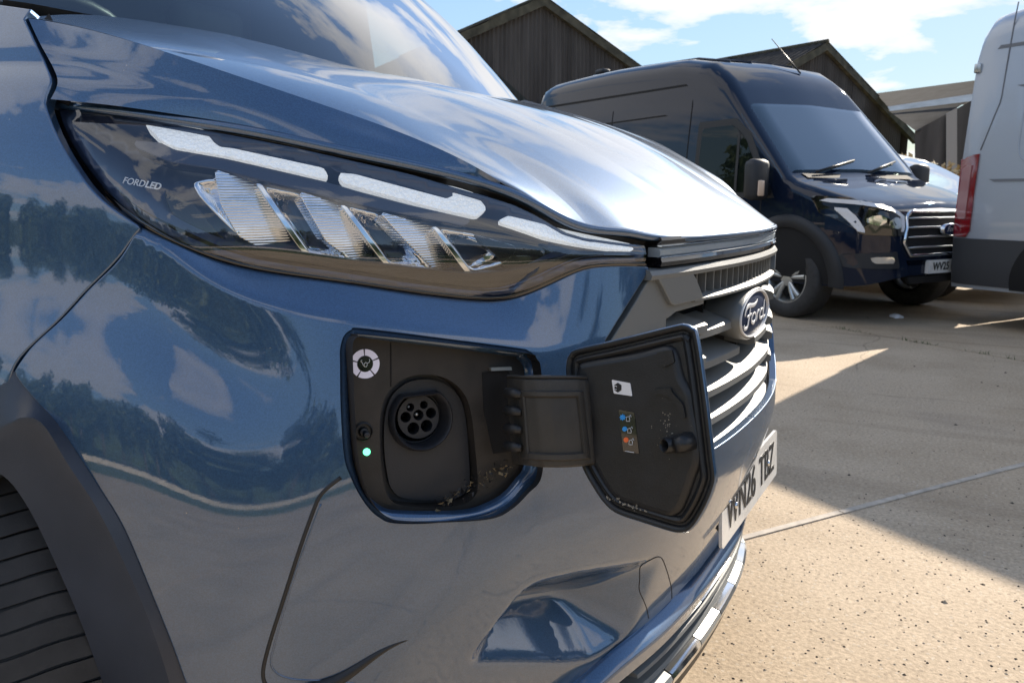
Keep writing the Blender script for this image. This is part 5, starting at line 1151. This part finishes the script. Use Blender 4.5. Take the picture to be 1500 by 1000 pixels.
        m=MB(); m.box((-5.045,s_*.84,1.02),(.03,.07,.56)); m.build('tail_lamp_rear',RED,v,bevel=.01)
        m=MB(); m.box((-5.03,s_*.80,1.98),(.05,.06,.07)); m.build('door_hinge',SILVER if not dark else VTR,v,bevel=.008)
    # grille
    gr=frontp('grille',[(-.46,.56),(.46,.56),(.53,.66),(.48,.85),(.42,.895),(-.42,.895),(-.48,.85),(-.53,.66)],DARK,v,off=.008)
    ring=[(-.46,.56),(.46,.56),(.53,.66),(.48,.85),(.42,.895),(-.42,.895),(-.48,.85),(-.53,.66)]; rr2=resample(np.array(ring),.04); m=MB(); m.tube([(-xfront(y,z)+.014,y,z) for y,z in rr2],.013,8,closed=True); m.build('grille_surround',CHROME,gr)
    for z in (.62,.70,.775,.845): 
        w_=.48 if z<.8 else .45; m=MB(); m.tube([(-xfront(y,z)+.014,y,z) for y in np.linspace(-w_,w_,15)],[.004]+[.010]*13+[.004],6); m.build('grille_slat',SILVER,gr)
    script_logo(v,0.,.755,.03,.10,.045)
    pl=frontp('number_plate',[(-.24,.41),(.24,.41),(.24,.515),(-.24,.515)],PLW,v,off=.03)
    if dark: text_obj('plate_lettering','WV25 KXF',.085,PLK,pl,(.033-xfront(.1,.51)*0,0,.4625),(0,1,0),(0,0,1),sx=.92,bold=.002)
    frontp('lower_intake',[(-.42,.335),(.42,.335),(.46,.39),(-.46,.39)],DARK,v,off=.006)
    m=MB(); m.grid(np.array([[(-x,y,zt_f(x)+.004) for y in (-.70,0,.70)] for x in (.81,.885)])); m.build('wiper_cowl',DARK,v)
    for (y0,y1) in ((-.55,.05),(.12,.62)):
        m=MB(); m.tube([(-.86,y0,zt_f(.86)+.03),(-.96,y1,zt_f(.96)+.045)],.010,6); m.build('wiper',BLACK,v)
    for y in (-.5,-.22,.06,.34): 
        m=MB(); m.tube([(-x,y,zt_f(x)+.012-.06*abs(y/.8)**3) for x in np.linspace(2.0,4.8,14)],.014,6); m.build('roof_rib',mat,v)
    m=MB(); m.tube([(-1.85,.30,zt_f(1.85)+.01),(-2.25,.30,zt_f(1.85)+.40)],[.008,.004],6); m.build('aerial',BLACK,v)
    m=MB(); m.box((-4.3,-.35,2.50),(.16,.12,.06)); m.build('roof_vent',VTR,v,bevel=.02)
    m=MB(); m.grid(np.array([[(-.95,y,1.10),(-1.3,y,1.16),(-1.5,y,1.0)] for y in (-.8,0,.8)])); m.build('dashboard',VTR,v)
    if cargo:   # pale side windows panels of the cargo box and low black cladding
        for s_ in (-1,):
            pnl=resample(rounded(np.array([(3.5,1.25),(4.62,1.25),(4.62,2.0),(3.5,2.0)]),.14),.04); m=MB(); m.tube([(-x,s_*(hw(x,z)+.001),z) for x,z in pnl],.005,5,closed=True); m.build('pressed_panel',mat,v)
            g1=[(4.80,2.42),(4.80,1.95),(4.80,1.72),(4.90,1.36)]; m=MB(); m.tube([(-x,s_*(hw(x,z)+.001),z) for x,z in resample(np.array(g1),.05,closed=False)],.005,5); m.build('door_gap',SEAM_,v)
            sidep('rear_cladding',[(3.5,.33),(5.04,.33),(5.04,.69),(3.5,.69)],simple('grey_cladding',(.045,.047,.052),rough=.6),v,s_,off=.012)
            m=MB(); m.box((-5.0,0,.55),(.16,1.7,.3)); m.build('rear_bumper',VTR,v,bevel=.05)
    return v
# near front wheel of the dark van from the photograph's ground contact, white van from its rear corner
W0=on_ground(1160,463.5)[:2]; NOSE=W0+hv*.80+av*.80
make_van('navy_van','dark navy van with chrome grille parked nose towards the yard',DKV,NOSE,False,True)
P0=np.array([.17,5.80]); SLN=P0+hv*VL+av*.93+np.array([0,0])
make_van('silver_van','pale silver van with red tail lamp and black lower cladding',SLV,SLN,True,False)
# ------------------------------------------------------------------ barns behind the vans
def camxy(lat,fwd): p=CAM+rt*lat+fh*fwd; return p[:2]
def corr_mat(name,c):
    m,t,b=newmat(name); co=nd('ShaderNodeTexCoord',t); n=nd('ShaderNodeTexNoise',t); n.inputs['Scale'].default_value=1.3; n.inputs['Detail'].default_value=7
    mpn=nd('ShaderNodeMapping',t); mpn.inputs['Scale'].default_value=(1.6,1.6,.22); t.links.new(co.outputs['Object'],mpn.inputs[0]); t.links.new(mpn.outputs[0],n.inputs['Vector'])
    r=nd('ShaderNodeValToRGB',t); e=r.color_ramp.elements; e[0].position=.3;e[1].position=.75; e[0].color=(*[v*.7 for v in c],1); e[1].color=(*[v*1.3 for v in c],1); t.links.new(n.outputs[0],r.inputs[0])
    oi=nd('ShaderNodeObjectInfo',t); hs=nd('ShaderNodeVectorMath',t,operation='SCALE'); t.links.new(r.outputs[0],hs.inputs[0]); t.links.new(mth('MULTIPLY_ADD',oi.outputs['Random'],.18,t,c=.91),hs.inputs['Scale']); t.links.new(hs.outputs[0],b.inputs['Base Color']); b.inputs['Roughness'].default_value=.95; b.inputs['Specular IOR Level'].default_value=.1
    return m
CORR=corr_mat('weathered_sheet',(.088,.084,.083)); VERGE=simple('mossy_verge',(.075,.070,.050),rough=.95,var=.5,vscale=3); ROOFM=corr_mat('fibre_roof',(.050,.047,.045))
def barn(name,label,apex_px,D,beta,mslope,Lw,Rw,depth,sheet=1.05,wave=.175,ledge=2.6,skew=0.):
    _D=ray(*apex_px); _P=CAM+_D*(D/(_D@fh)); lat=(_P-CAM)@rt; zap=_P[2]-.12
    b_=empty(name,(*camxy(lat,D),0),0); tag(b_,label,'barn','dark sheeted barns behind the yard')
    g_=rt[:2]*math.cos(beta)+fh[:2]*math.sin(beta); back=np.array([-g_[1],g_[0]]); back=back if back@fh[:2]>0 else -back
    if skew: c_,s_=math.cos(skew),math.sin(skew); back=np.array([back[0]*c_-back[1]*s_,back[0]*s_+back[1]*c_])
    ztop=lambda s:zap-mslope*abs(s)
    k=int((Lw+Rw)/sheet)
    zled=zap-mslope*0-ledge
    for row,(za,zb_,of) in enumerate(((zled-.05,99,-.05),(0.,zled+.02,0.))):
        for i in range(k):
            s0=-Lw+i*sheet; ss=np.linspace(s0,s0+sheet,int(sheet/wave*8)+1); zz=np.minimum(zb_,ztop(ss)-.08); lo=min(za,zz.min()) if row==0 else 0.
            if row==0 and zz.max()<=za+.1: continue
            if row==0: lo=za
            y=.035*np.sin(2*math.pi*ss/wave)-of+rng.uniform(-.012,.012)
            P=np.array([[(*(g_*s+back*(yy*1.0-.06)),z if j else lo) for s,yy,z in zip(ss,y,np.maximum(zz,lo))] for j in (0,1)]); m=MB(); m.grid(P); m.build('cladding_sheet',CORR,b_)
    # verge boards and roof slopes with an uneven edge
    for s_ in (-1,1):
        W_=Lw if s_<0 else Rw; n=26; tt=np.linspace(0,W_+.35,n); rv=random.Random(int(apex_px[0])+s_)
        up_=[.10+rv.uniform(-.025,.03) for _ in tt]
        A=np.array([[(*(g_*(s_*t)-back*.22),ztop(t)+u) for t,u in zip(tt,up_)],[(*(g_*(s_*t)-back*.24),ztop(t)-.22) for t in tt],[(*(g_*(s_*t)-back*.05),ztop(t)-.22) for t in tt]]); m=MB(); m.grid(A); m.build('verge_board',VERGE,b_,smooth=False)
        # roof sheets: corrugations run down the slope
        nb=int(depth/.15*2); dd=np.linspace(-.24,depth,nb*2+1); rr_=np.array([[(*(g_*(s_*t)+back*d),ztop(t)+.10+.03*math.sin(2*math.pi*d/.3)) for d in dd] for t in (0,(W_+.35)*.5,W_+.35)]); m=MB(); m.grid(rr_); m.build('roof_slope',ROOFM,b_)
    m=MB(); m.tube([(*(-back*.25),zap+.12),(*(back*depth),zap+.12)],.09,8); m.build('ridge_cap',VERGE,b_)
    for s in (-Lw,Rw): m=MB(); m.grid(np.array([[(*(g_*s+back*d),z) for d in (0,depth)] for z in (0,max(.5,ztop(s)))])); m.build('side_wall',CORR,b_,smooth=False)
    return b_
barn('barn','tallest dark corrugated gable barn with mossy roof edge',(793,-4),30,R(29),.465,6.2,9.5,14,ledge=3.55)
barn('barn','dark gabled barn rising behind the navy van roof',(1205,62),33,R(36),.44,5.0,7.2,16,ledge=9.)
# lower roof to the right with a pale strip of rooflights
b3=empty('low_barn',(*camxy(0,0),0)); tag(b3,'low dark barn roof with pale rooflight strip beside silver van','barn','dark sheeted barns behind the yard')
def q3(u,v,D): p=CAM+ray(u,v)*(D/(ray(u,v)@fh)); return p-np.array([CAM[0],CAM[1],0.])
def quadw(name,c,mat,th=.05,wave=0,n=2):
    A,B_,C_,D_=c; k=61; P=[]
    for j in np.linspace(0,1,n):
        P.append([(A*(1-t)+B_*t)*(1-j)+(D_*(1-t)+C_*t)*j+np.array([0,0,wave*math.sin(60*math.pi*t)]) for t in np.linspace(0,1,k)])
    m=MB(); m.grid(np.array(P)); m.build(name,mat,b3)
quadw('roof_slope',[q3(1283,137,36),q3(1450,115,33),q3(1450,152,30),q3(1302,158,32.5)],ROOFM,wave=.03)
quadw('rooflight_strip',[q3(1300,156.5,32.3),q3(1450,134,30.5),q3(1450,145,30),q3(1304,163,31.9)],simple('rooflight',(.50,.50,.47),rough=.5,var=.25,vscale=2),wave=.03)
quadw('roof_slope',[q3(1300,161,32.3),q3(1420,147,30.6),q3(1345,193,29),q3(1338,190,29)],ROOFM,wave=.02)
quadw('end_wall',[q3(1340,192,29.1),q3(1460,128,29.1),q3(1460,300,29.1),q3(1340,300,29.1)],CORR)
quadw('wall_sheet',[q3(1386,166,28.9),q3(1402,158,28.9),q3(1402,300,28.9),q3(1386,300,28.9)],simple('pale_sheet',(.30,.29,.28),rough=.8))
# ---- dry hedge in front of the barns
def leafy(name,c,rad,n,ls,mats,parent,seed,squash=1.,shell=.55):
    r_=random.Random(seed); V=[];Fc=[];M_=[]
    clumps=[(np.array([r_.gauss(0,.45),r_.gauss(0,.45),r_.gauss(0,.42)]),r_.uniform(.30,.62)) for _ in range(14)]
    for i in range(n):
        cc0,cr=r_.choice(clumps); d=np.array([r_.gauss(0,1) for _ in range(3)]); d/=np.linalg.norm(d)+1e-9; p=cc0+d*cr*(r_.random()**.4); p=p*np.array(rad)+np.array(c); s=ls*r_.uniform(.6,1.4)
        a=np.array([r_.gauss(0,1) for _ in range(3)]); a/=np.linalg.norm(a); b=np.cross(a,[r_.gauss(0,1) for _ in range(3)]); b/=np.linalg.norm(b)+1e-9; k=len(V)
        V+=[p-a*s,p+b*s*.5,p+a*s,p-b*s*.5]; Fc.append((k,k+1,k+2,k+3)); M_.append(r_.randrange(len(mats)))
    return mobj(name,V,Fc,None,parent,False,mats=mats,fmat=M_)
DRY=[simple('dry_leaf',(.40,.29,.15),rough=.8),simple('straw_leaf',(.50,.39,.22),rough=.8),simple('olive_leaf',(.24,.20,.10),rough=.8)]
for i,(u,w_) in enumerate(((1275,1.4),(1330,1.6),(1385,1.5),(1435,1.5))):
    p=camxy((u-750)/FPX*22,22); b_=empty('dry_bush',(*p,0)); tag(b_,['straw coloured dry bush behind the navy van windscreen','straw coloured dry bush above the silver car roof','straw coloured dry bush below the pale wall sheet','straw coloured dry bush half behind the silver van'][i],'bush','dry bushes along the barn wall')
    leafy('foliage',(0,0,1.30+.1*(i%2)),(w_,.9,.72),1700,.085,DRY,b_,40+i); m=MB(); m.tube([(0,0,0),(.1,0,1.2)],[.06,.03],6); m.build('stem',VERGE,b_)
# ---- silver car between the vans
def car():
    d=7.6; p=camxy(5.3,d); c=empty('silver_car',(*p,0),HEAD+R(4)); tag(c,'pale silver car glimpsed between the two parked vans','car')
    prof=[(0,.45),(.02,.68),(.12,.80),(.5,.92),(.95,.99),(1.15,1.06),(1.45,1.27),(1.75,1.43),(2.1,1.52),(2.8,1.54),(3.4,1.46),(3.9,1.28),(4.15,1.02),(4.25,.7),(4.27,.45)]
    sec=[]
    for x,z in prof:
        w_=.88*np.interp(x,[0,.1,.4,3.8,4.27],[.72,.86,1,1,.8]); zb=.28; h=[]
        for f,k in ((0,.96),(.2,1.0),(.45,1.0),(.62,.985),(.82,.93),(.95,.82),(1.0,.62),(1.005,.3),(1.01,0)):
            kk=k if z<1.05 else np.interp(f,[0,.45,.62,.82,.95,1.0,1.005,1.01],[.96,1,.98,.87,.77,.62,.3,0]); h.append((w_*kk,zb+(z-zb)*f))
        sec.append([(-x,-y,zz) for y,zz in h]+[(-x,y,zz) for y,zz in h[::-1][1:]])
    A=np.array(sec); m=MB(); m.grid(A,flip=True); m.add(A[0],[tuple(range(A.shape[1]))[::-1]]); m.add(A[-1],[tuple(range(A.shape[1]))]); m.build('body',SLV,c,sharp=50)
    m=MB(); m.grid(np.array([[(-x+.012,y*np.interp(x,[1.1,1.78],[.74,.60]),np.interp(x,[p_[0] for p_ in prof],[p_[1] for p_ in prof])+.012-.02*abs(y)**3) for y in np.linspace(-1,1,9)] for x in np.linspace(1.08,1.80,7)])); m.build('windscreen',VGL,c)
    for s_ in (-1,1):
        m=MB(); m.grid(np.array([[(-x,s_*(.875-.19*(z-.95)/.5+.004),z) for z in (1.0,zt2)] for x,zt2 in ((1.35,1.05),(1.7,1.32),(2.1,1.44),(2.8,1.46),(3.4,1.38),(3.7,1.2))])); m.build('side_window',VGL,c)
        mr=MB(); mr.box((-1.35,s_*.97,1.05),(.12,.18,.14)); mr.build('door_mirror',SLV,c,bevel=.03)
        h=MB(); h.box((-.16,s_*.62,.72),(.16,.30,.12)); h.build('headlamp',CHROME,c,bevel=.03)
        for x in (.85,3.4): wheel('wheel',(-x,s_*.76,.31),.31,.2,c,side=s_,tread=False)
    m=MB(); m.box((-.03,0,.58),(.06,.9,.16)); m.build('grille',DARK,c,bevel=.02); return c
car()
# ---- a scrap of litter on the concrete
p=on_ground(1312,466); m=MB(); rl=random.Random(2); m.lathe([(.0,.0),(.05,.006),(.055,.022),(.03,.034),(0,.03)],(p[0],p[1],.001),(0,0,1),9); m.v=[(x+rl.uniform(-.012,.012),y+rl.uniform(-.012,.012),max(0.001,z+rl.uniform(-.004,.006))) for x,y,z in m.v]; o=m.build('paper_scrap',WHITE,smooth=False); tag(o,'crumpled white paper scrap on the concrete before the navy van','litter')

# ------------------------------------------------------------------ the other side of the yard (seen in the paint)
LEAF=[simple('leaf_dark',(.030,.050,.018),rough=.7),simple('leaf_mid',(.050,.078,.025),rough=.7),simple('leaf_light',(.080,.105,.035),rough=.7)]; BARK=simple('bark',(.09,.07,.05),rough=.9,var=.3,vscale=4)
proto=[]
for k in range(3):
    t_=empty('field_tree',(0,0,-50)); cr=leafy('crown',(0,0,4.9),(2.6,2.6,3.0),2600,.26,LEAF,t_,70+k); m=MB(); m.tube([(0,0,0),(.05,.02,1.5),(.1,.0,3.2),(.05,.1,5.2)],[.26,.2,.14,.05],8)
    for j in range(5): a=j*1.3+k; m.tube([(.05,.02,2.2+.4*j),(1.3*math.cos(a),1.3*math.sin(a),3.6+.5*j)],[.09,.03],6)
    tr=m.build('trunk',BARK,t_); proto.append((t_,cr,tr))
first=[True]*3; rt_=random.Random(21)
for i in range(64):
    az=R(-205+i*3.95+rt_.uniform(-2,2)); d=rt_.uniform(33,50); k=i%3; x,y=CAM[0]+d*math.cos(az),CAM[1]+d*math.sin(az)
    if first[k]: t_=proto[k][0]; first[k]=False
    else:
        t_=proto[k][0].copy(); col.objects.link(t_)
        for ch in proto[k][1:]: c=ch.copy(); col.objects.link(c); c.parent=t_
    sc1=rt_.uniform(.7,1.35); t_.location=(x,y,-.05); t_.rotation_euler=(0,0,rt_.uniform(0,6)); t_.scale=(sc1*rt_.uniform(.9,1.2),sc1,sc1)
    tag(t_,'broad green tree along the field edge behind the photographer','tree','field edge trees')
KERB=simple('kerb_stone',(.50,.44,.36),rough=.9,var=.2,vscale=2)
m=MB(); aa=np.linspace(R(-215),R(45),90); m.grid(np.array([[(CAM[0]+d*math.cos(a),CAM[1]+d*math.sin(a),z) for a in aa] for d,z in ((17.5,0),(17.6,.30),(18.0,.34),(18.1,0))])); o=m.build('boundary_kerb',KERB); tag(o,'low pale stone kerb bounding the yard before the field','kerb')
m=MB(); m.grid(np.array([[(CAM[0]+d*math.cos(a),CAM[1]+d*math.sin(a),z) for a in aa] for d,z in ((10.,-.015),(10.3,.012),(17.4,.02),(17.5,.0))])); o=m.build('verge',GRASSM); tag(o,'strip of grass inside the yard kerb','grass',kind='structure')

m=MB(); rh=random.Random(4); ha=np.linspace(R(-225),R(55),120); hz=[12+3.5*math.sin(3*a)+1.5*math.sin(7.3*a+1)+rh.uniform(-.3,.3) for a in ha]
m.grid(np.array([[(CAM[0]+d*math.cos(a),CAM[1]+d*math.sin(a),-.1+k*z) for a,z in zip(ha,hz)] for d,k in ((58,0),(64,.55),(75,.9),(95,1.),(130,.3),(150,0))])); o=m.build('hill',simple('wooded_hill',(.040,.060,.022),rough=.95,var=.5,vscale=.5)); tag(o,'dark wooded hill beyond the field','hill',kind='structure')
